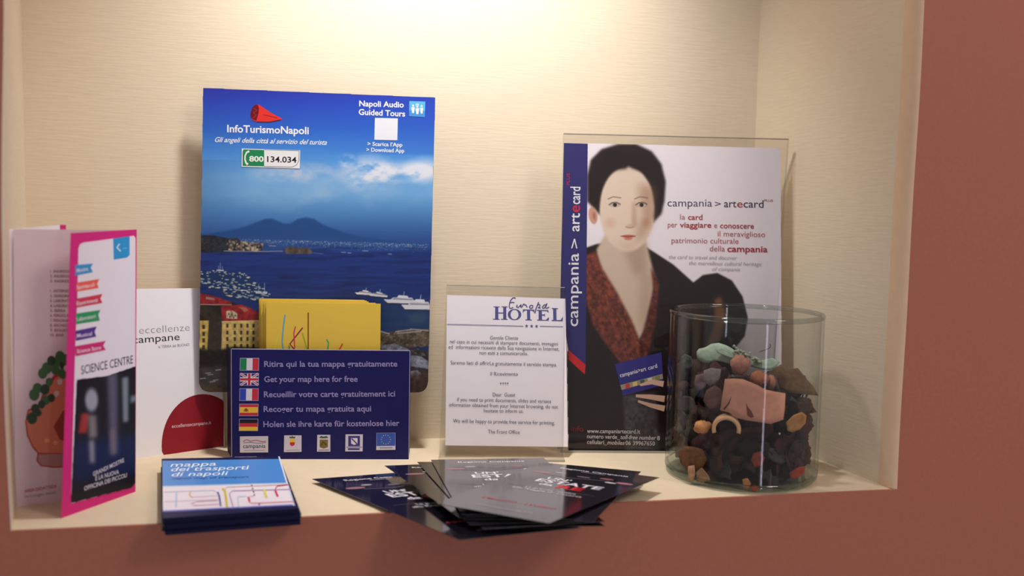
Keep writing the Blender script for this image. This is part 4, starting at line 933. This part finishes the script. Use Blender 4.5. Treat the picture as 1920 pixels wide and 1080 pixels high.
BR1, BR2, BR3, BR4 = dried('dark_bark', (38, 24, 22)), dried('brown_leaf', (58, 36, 28)), dried('red_brown_bark', (58, 26, 24)), dried('grey_petal', (66, 60, 60))
BR6 = dried('green_grey_moss', (60, 66, 60))
# shared meshes for the filler
kinds = []
def outl(a, b, jag, seed, n=14):
    r = random.Random(seed); return [(a * (1 + r.uniform(-jag, jag)) * math.cos(2 * PI * i / n), b * (1 + r.uniform(-jag, jag)) * math.sin(2 * PI * i / n)) for i in range(n)]
def mesh_of(name, geo, m):
    me = bpy.data.meshes.new(name); me.from_pydata(geo[0], [], geo[1]); me.materials.append(m); me.polygons.foreach_set('use_smooth', [True] * len(me.polygons)); me.update(); return me
for k in range(4): kinds.append(('dried_leaf', mesh_of('dried_leaf', plate(outl(.013, .009, .22, k), .0006, lambda x, y: 22 * x * x - 14 * y * y, seed=k), (BR2, BR1, BR3, BR6)[k])))
for k in range(4): kinds.append(('bark_chip', mesh_of('bark_chip', plate(outl(.012, .0065, .16, 30 + k, 8), .0022, lambda x, y: 12 * x * x, seed=k), (BR1, BR3, BR2, BR4)[k])))
for k in range(3): kinds.append(('seed_pod', mesh_of('seed_pod', lump(.009, .0075, .0065, k), (BR3, BR2, BR1)[k])))
kinds.append(('curled_husk', mesh_of('curled_husk', curl(.008, .010, .0010, 0.2, 4.4), BR2)))
def fill_h(x, y):                                    # height of the filling under each point, lower at the right
    return 0.097 - 0.10 * (x) + 0.004 * math.sin(60 * y)
CATN = {'dried_leaf': ('dark brown dried leaf packed among the potpourri in the jar', 'dried leaf'), 'bark_chip': ('dark bark chip packed among the potpourri in the jar', 'bark chip'),
        'seed_pod': ('rounded dark seed pod packed among the potpourri in the jar', 'seed pod'), 'curled_husk': ('curled brown husk packed among the potpourri in the jar', 'husk')}
COLN = {'dark_bark': 'blackish brown', 'brown_leaf': 'brown', 'red_brown_bark': 'dark red-brown', 'grey_petal': 'dull grey', 'green_grey_moss': 'green-grey'}
NF = 235; FA = math.atan2(-JY, -JX)
for k in range(NF):
    nm, me = random.choice(kinds)
    outer = k < 165
    a = random.uniform(0, 2 * PI); rr = random.uniform(.0560, .0595) if outer else .052 * math.sqrt(random.random())
    da = (a - FA + PI) % (2 * PI) - PI; zt = .5 if not outer else (k % 55) / 55
    if outer and abs(da) < 1.05 and zt > .38: rr = .044
    elif outer and abs(da) < 1.05: rr -= .003
    x, y = rr * math.cos(a), rr * math.sin(a); top = min(fill_h(x, y), .104)
    z = .014 + (top - .020) * (k % 55 + random.random()) / 55 if outer else random.uniform(.018, top - .004)
    o = bpy.data.objects.new(nm, me); C.objects.link(o); o.location = (JX + x, JY + y, z)
    if outer: o.rotation_euler = (PI / 2 + random.uniform(-.35, .35), random.uniform(0, 2 * PI), a + PI / 2 + random.uniform(-.3, .3))
    else: o.rotation_euler = (random.uniform(-1.2, 1.2), random.uniform(-1.2, 1.2), random.uniform(0, 6.28))
    s = random.uniform(.8, 1.1) if outer else random.uniform(1.2, 1.9); o.scale = (s, s, s)
    cat = CATN[nm][1]
    ht = 'near the base' if z < .038 else 'at mid height' if z < .07 else 'near the top'
    sd_ = 'deep in the middle' if not outer else 'against the front glass' if abs(da) < .6 else 'against the glass at right front' if 0 < da < 1.3 else 'against the glass at left front' if -1.3 < da < 0 else 'against the glass at far right' if 0 < da < 2.2 else 'against the glass at far left' if da < 0 and da > -2.2 else 'against the rear glass'
    shade = COLN[me.materials[0].name.split('.')[0]]
    tag(o, f'{shade} {cat} in the jar, {ht}, {sd_}', cat, {'dried_leaf': 'dried leaves in the jar', 'bark_chip': 'bark chips in the jar', 'seed_pod': 'seed pods in the jar', 'curled_husk': 'curled husks in the jar'}[nm])
# pieces one can single out
fd = np.array([-JX, -JY, 0]); fd /= np.linalg.norm(fd); sd = np.array([-fd[1], fd[0], 0])
def hero(name, px_outline, depth, t, m, label, cat, bend=lambda x, y: 0.0, tilt=0.0, seed=3, rough=.0006):
    """plate standing inside the jar, depth = metres from the jar axis towards the room"""
    O = np.array([JX, JY, 0.08]) + fd * depth; pl = Plane(O, sd * -1 if (sd @ CR) < 0 else sd, (0, 0, 1))
    c = np.mean([pl.uv(p) for p in px_outline], 0); pl = Plane(pl.O + pl.X * c[0] + pl.U * c[1], pl.X, pl.U)
    if tilt: pl = Plane(pl.O, pl.X, pl.U * math.cos(tilt) - pl.N * math.sin(tilt))
    o = link(name, *plate([pl.uv(p) for p in px_outline][::-1], t, bend, seed=seed, rough=rough), m, smooth=True); o.matrix_world = pl.mat(); tag(o, label, cat); return pl, o
def lumpat(name, px, depth, r3, m, label, cat, seed, rot=(0, 0, 0), geo=None):
    O = np.array([JX, JY, 0.08]) + fd * depth; pl = Plane(O, sd * -1 if (sd @ CR) < 0 else sd, (0, 0, 1)); u, v = pl.uv(px); p = pl.O + pl.X * u + pl.U * v
    o = link(name, *(geo or lump(*r3, seed)), m, smooth=True); o.location = p; o.rotation_euler = rot; tag(o, label, cat); return o
pinkb = mat('pink_bark', (204, 148, 124), .75, .2, bump=.4, scale=150, vary=.08)
green = mat('pale_green_fungus', (146, 164, 146), .85, .2, bump=.5, scale=160, vary=.12)
pb = [(1359, 711.5), (1376, 710), (1393, 711), (1410, 717.5), (1424, 724), (1433, 730), (1453, 735), (1473, 739), (1472, 765), (1469, 788), (1445, 795), (1419, 790), (1400, 787.5), (1380, 783), (1366, 773), (1350, 770), (1354, 743), (1357, 726)]
pl, o = hero('bark_slice', pb, .0655, .0016, pinkb, 'large pink curved bark slice with two dark cracks, front of the jar', 'bark slice', bend=lambda x, y: -5 * x * x, rough=.0002)
pk = Print(pl, z=.0018); dkc = (70, 30, 26)
def zfix(p_, o_):
    for i, v in enumerate(p_.V): p_.V[i] = (v[0], v[1], .00175 - 5 * v[0] * v[0])
pk.stroke([(1371, 744), (1366, 757), (1357, 768)], [.8, 2.4, 3.2], dkc); pk.poly([(1399, 754), (1402, 762), (1409, 770), (1414, 781), (1408, 783), (1401, 778), (1400, 766)], (112, 52, 40))
zfix(pk, o); pk.build('crack', o)
hero('pale_green_fungus', [(1306, 660), (1310, 654), (1322, 651), (1334, 644), (1348, 643), (1362, 648), (1374, 655), (1384, 664), (1380, 674), (1372, 684), (1356, 679), (1340, 676), (1328, 680), (1314, 678), (1307, 670)], .030, .0020, green,
     'pale green dried fungus lobe lying on top, left of centre in jar', 'dried fungus', bend=lambda x, y: .0024 * math.sin(160 * x) - 18 * y * y, tilt=.25)
hero('pale_green_fungus', [(1402, 676), (1416, 678), (1430, 676), (1448, 673), (1462, 680), (1455, 690), (1446, 694), (1430, 693), (1414, 688), (1400, 684)], .028, .0020, green, 'flatter pale green fungus piece lying at the top right of the potpourri', 'dried fungus', bend=lambda x, y: .002 * math.sin(150 * x), tilt=.4)
hero('folded_fungus', [(1340, 655), (1352, 652), (1368, 660), (1378, 668), (1374, 673), (1360, 667), (1346, 662)], .036, .0018, green, 'small folded ridge of green fungus over the larger lobe', 'dried fungus', tilt=.3)
lich = []
for k in range(60):
    a, b = random.random(), random.gauss(0, 1); v, f = lump(.0014, .0014, .0014, k, n=6, m=4); ox, oy, oz = (a - .5) * .026, random.gauss(0, .0025), -(a - .5) * .012 + b * .0014
    lich.append(([(p[0] + ox, p[1] + oy, p[2] + oz) for p in v], f))
lumpat('lichen_tuft', (1402, 668), .034, None, mat('lichen', (150, 158, 140), .9, .2, vary=.4, scale=500), 'speckled grey-green lichen tuft between the two green fungus pieces', 'lichen', 0, (0, 0, math.atan2(-fd[0], fd[1]) * 0), geo=merge(*lich))
lumpat('seed_pod', (1387, 684), .046, (.0082, .007, .0088), dried('rosy_pod', (158, 108, 92), .2), 'rosy rounded seed pod under the green fungus', 'seed pod', 5)
lumpat('bark_chunk', (1425, 712), .050, (.010, .006, .007), dried('orange_bark', (150, 92, 64), .2), 'orange-brown bark chunk just above the pink slice', 'bark chunk', 8, (0, .4, 0))
lumpat('seed_pod', (1316, 800), .060, (.0078, .006, .0056), dried('tan_nut', (186, 132, 88), .15), 'smooth tan nut at the left of the curled ring', 'nut', 12)
lumpat('bark_chunk', (1446, 716), .048, (.004, .004, .006), dried('pale_chip', (170, 120, 96), .2), 'small pale chip standing beside the orange-brown chunk', 'bark chip', 14)
cr = curl(.0128, .012, .0034, -.25, PI + .35, 18, .0)
lumpat('curled_husk', (1362, 804), .061, None, mat('cream_husk', (222, 178, 134), .7, .25, bump=.3, scale=120, vary=.08), 'cream curled half ring of husk below the pink bark slice', 'husk', 0, (0, 0, math.atan2(sd[1], sd[0]) if (sd @ CR) > 0 else math.atan2(-sd[1], -sd[0])), geo=cr)
hero('tan_husk', [(1474, 790), (1488, 778), (1503, 772), (1512, 778), (1510, 792), (1500, 804), (1486, 810), (1476, 806)], .046, .0016, dried('tan_husk_b', (176, 126, 80), .15), 'tan oval husk right of the pink bark slice', 'husk', bend=lambda x, y: 30 * x * x)
hero('broad_leaf', [(1438, 700), (1452, 690), (1464, 683), (1470, 690), (1482, 692), (1496, 690), (1504, 700), (1516, 714), (1528, 728), (1536, 742), (1516, 740), (1496, 738), (1476, 736), (1456, 728), (1446, 716)], .026, .0014, dried('olive_brown_leaf', (104, 80, 54), .25), 'broad olive-brown leaf rising at the upper right of the potpourri', 'dried leaf', bend=lambda x, y: -14 * x * x, tilt=.2)
hero('grey_petal', [(1320, 694), (1334, 690), (1352, 692), (1350, 708), (1340, 722), (1330, 724), (1318, 712)], .050, .0009, dried('grey_petal_b', (132, 122, 118), .15), 'pale grey petal below the green fungus at left', 'petal', bend=lambda x, y: 24 * x * x - 20 * y * y)
hero('grey_petal', [(1304, 704), (1318, 700), (1328, 712), (1322, 726), (1310, 732), (1302, 722)], .050, .0009, dried('mauve_petal', (116, 98, 96), .2), 'mauve-grey crumpled petal at the left, under the pale grey one', 'petal', bend=lambda x, y: -26 * x * x)
hero('brown_petal', [(1324, 732), (1340, 722), (1352, 730), (1356, 748), (1348, 762), (1330, 766), (1318, 752)], .056, .0010, dried('brown_petal', (108, 78, 66), .25), 'wide brown petal left of the pink bark slice', 'petal', bend=lambda x, y: -20 * x * x + 10 * y * y)
hero('skeleton_leaf', [(1272, 846), (1284, 836), (1302, 838), (1318, 842), (1326, 860), (1316, 878), (1304, 886), (1288, 880), (1276, 866)], .054, .0008, dried('russet_leaf', (112, 78, 52), .25), 'russet leaf standing low at the left of the jar', 'dried leaf', bend=lambda x, y: 18 * x * x)
hero('bark_chip', [(1290, 874), (1302, 872), (1304, 888), (1300, 902), (1290, 900)], .056, .0014, dried('pale_bark', (176, 136, 108), .25), 'pale upright bark chip near the bottom left of the jar', 'bark chip')
hero('bark_chip', [(1306, 884), (1316, 876), (1328, 890), (1332, 900), (1318, 904), (1306, 902)], .056, .0014, dried('pale_bark_b', (156, 116, 88), .25), 'pale slanted bark chip right of the upright one near the bottom', 'bark chip')
hero('bark_chip', [(1392, 898), (1402, 896), (1408, 906), (1402, 916), (1394, 914)], .058, .0016, dried('orange_chip', (196, 132, 84), .2), 'orange bark chip at bottom centre of the jar', 'bark chip')
hero('dried_rind', [(1406, 912), (1418, 910), (1424, 918), (1412, 921)], .060, .0014, dried('orange_rind', (200, 80, 40), .2), 'bright orange-red rind at the bottom centre of the jar', 'rind')
hero('dried_rind', [(1480, 886), (1496, 876), (1510, 874), (1508, 886), (1494, 896), (1482, 896)], .050, .0014, dried('red_rind', (156, 78, 60), .2), 'red-brown curved rind low at the right of the jar', 'rind')
hero('dried_rind', [(1412, 850), (1426, 846), (1434, 858), (1428, 872), (1414, 876), (1408, 862)], .058, .0014, dried('red_rind_b', (138, 62, 44), .2), 'red-brown rind below the middle of the jar', 'rind')
hero('moss_tuft', [(1276, 670), (1284, 664), (1296, 668), (1300, 682), (1294, 690), (1280, 688), (1274, 680)], .036, .0030, dried('dark_moss', (74, 84, 74), .4), 'dark green moss tuft at the upper left against the glass', 'moss', bend=lambda x, y: .002 * math.sin(500 * x) * math.sin(430 * y), rough=.0015)
tw = []
P_ = [on_y((1424, 660), JY - .02), on_y((1434, 656), JY - .02), on_y((1441, 654), JY - .02), on_y((1445, 650), JY - .02), on_y((1444, 645), JY - .02)]
V = []; Fc = []
for i, p in enumerate(P_):
    for k in range(5): V.append((p[0] + .0003 * math.cos(k * 1.257), p[1], p[2] + .0003 * math.sin(k * 1.257)))
for i in range(len(P_) - 1):
    for k in range(5): Fc.append((i * 5 + k, i * 5 + (k + 1) % 5, (i + 1) * 5 + (k + 1) % 5, (i + 1) * 5 + k))
o = link('twig', V, Fc, dried('twig', (120, 110, 96), .1)); tag(o, 'tiny curved twig rising from the lichen at the top of the potpourri', 'twig')
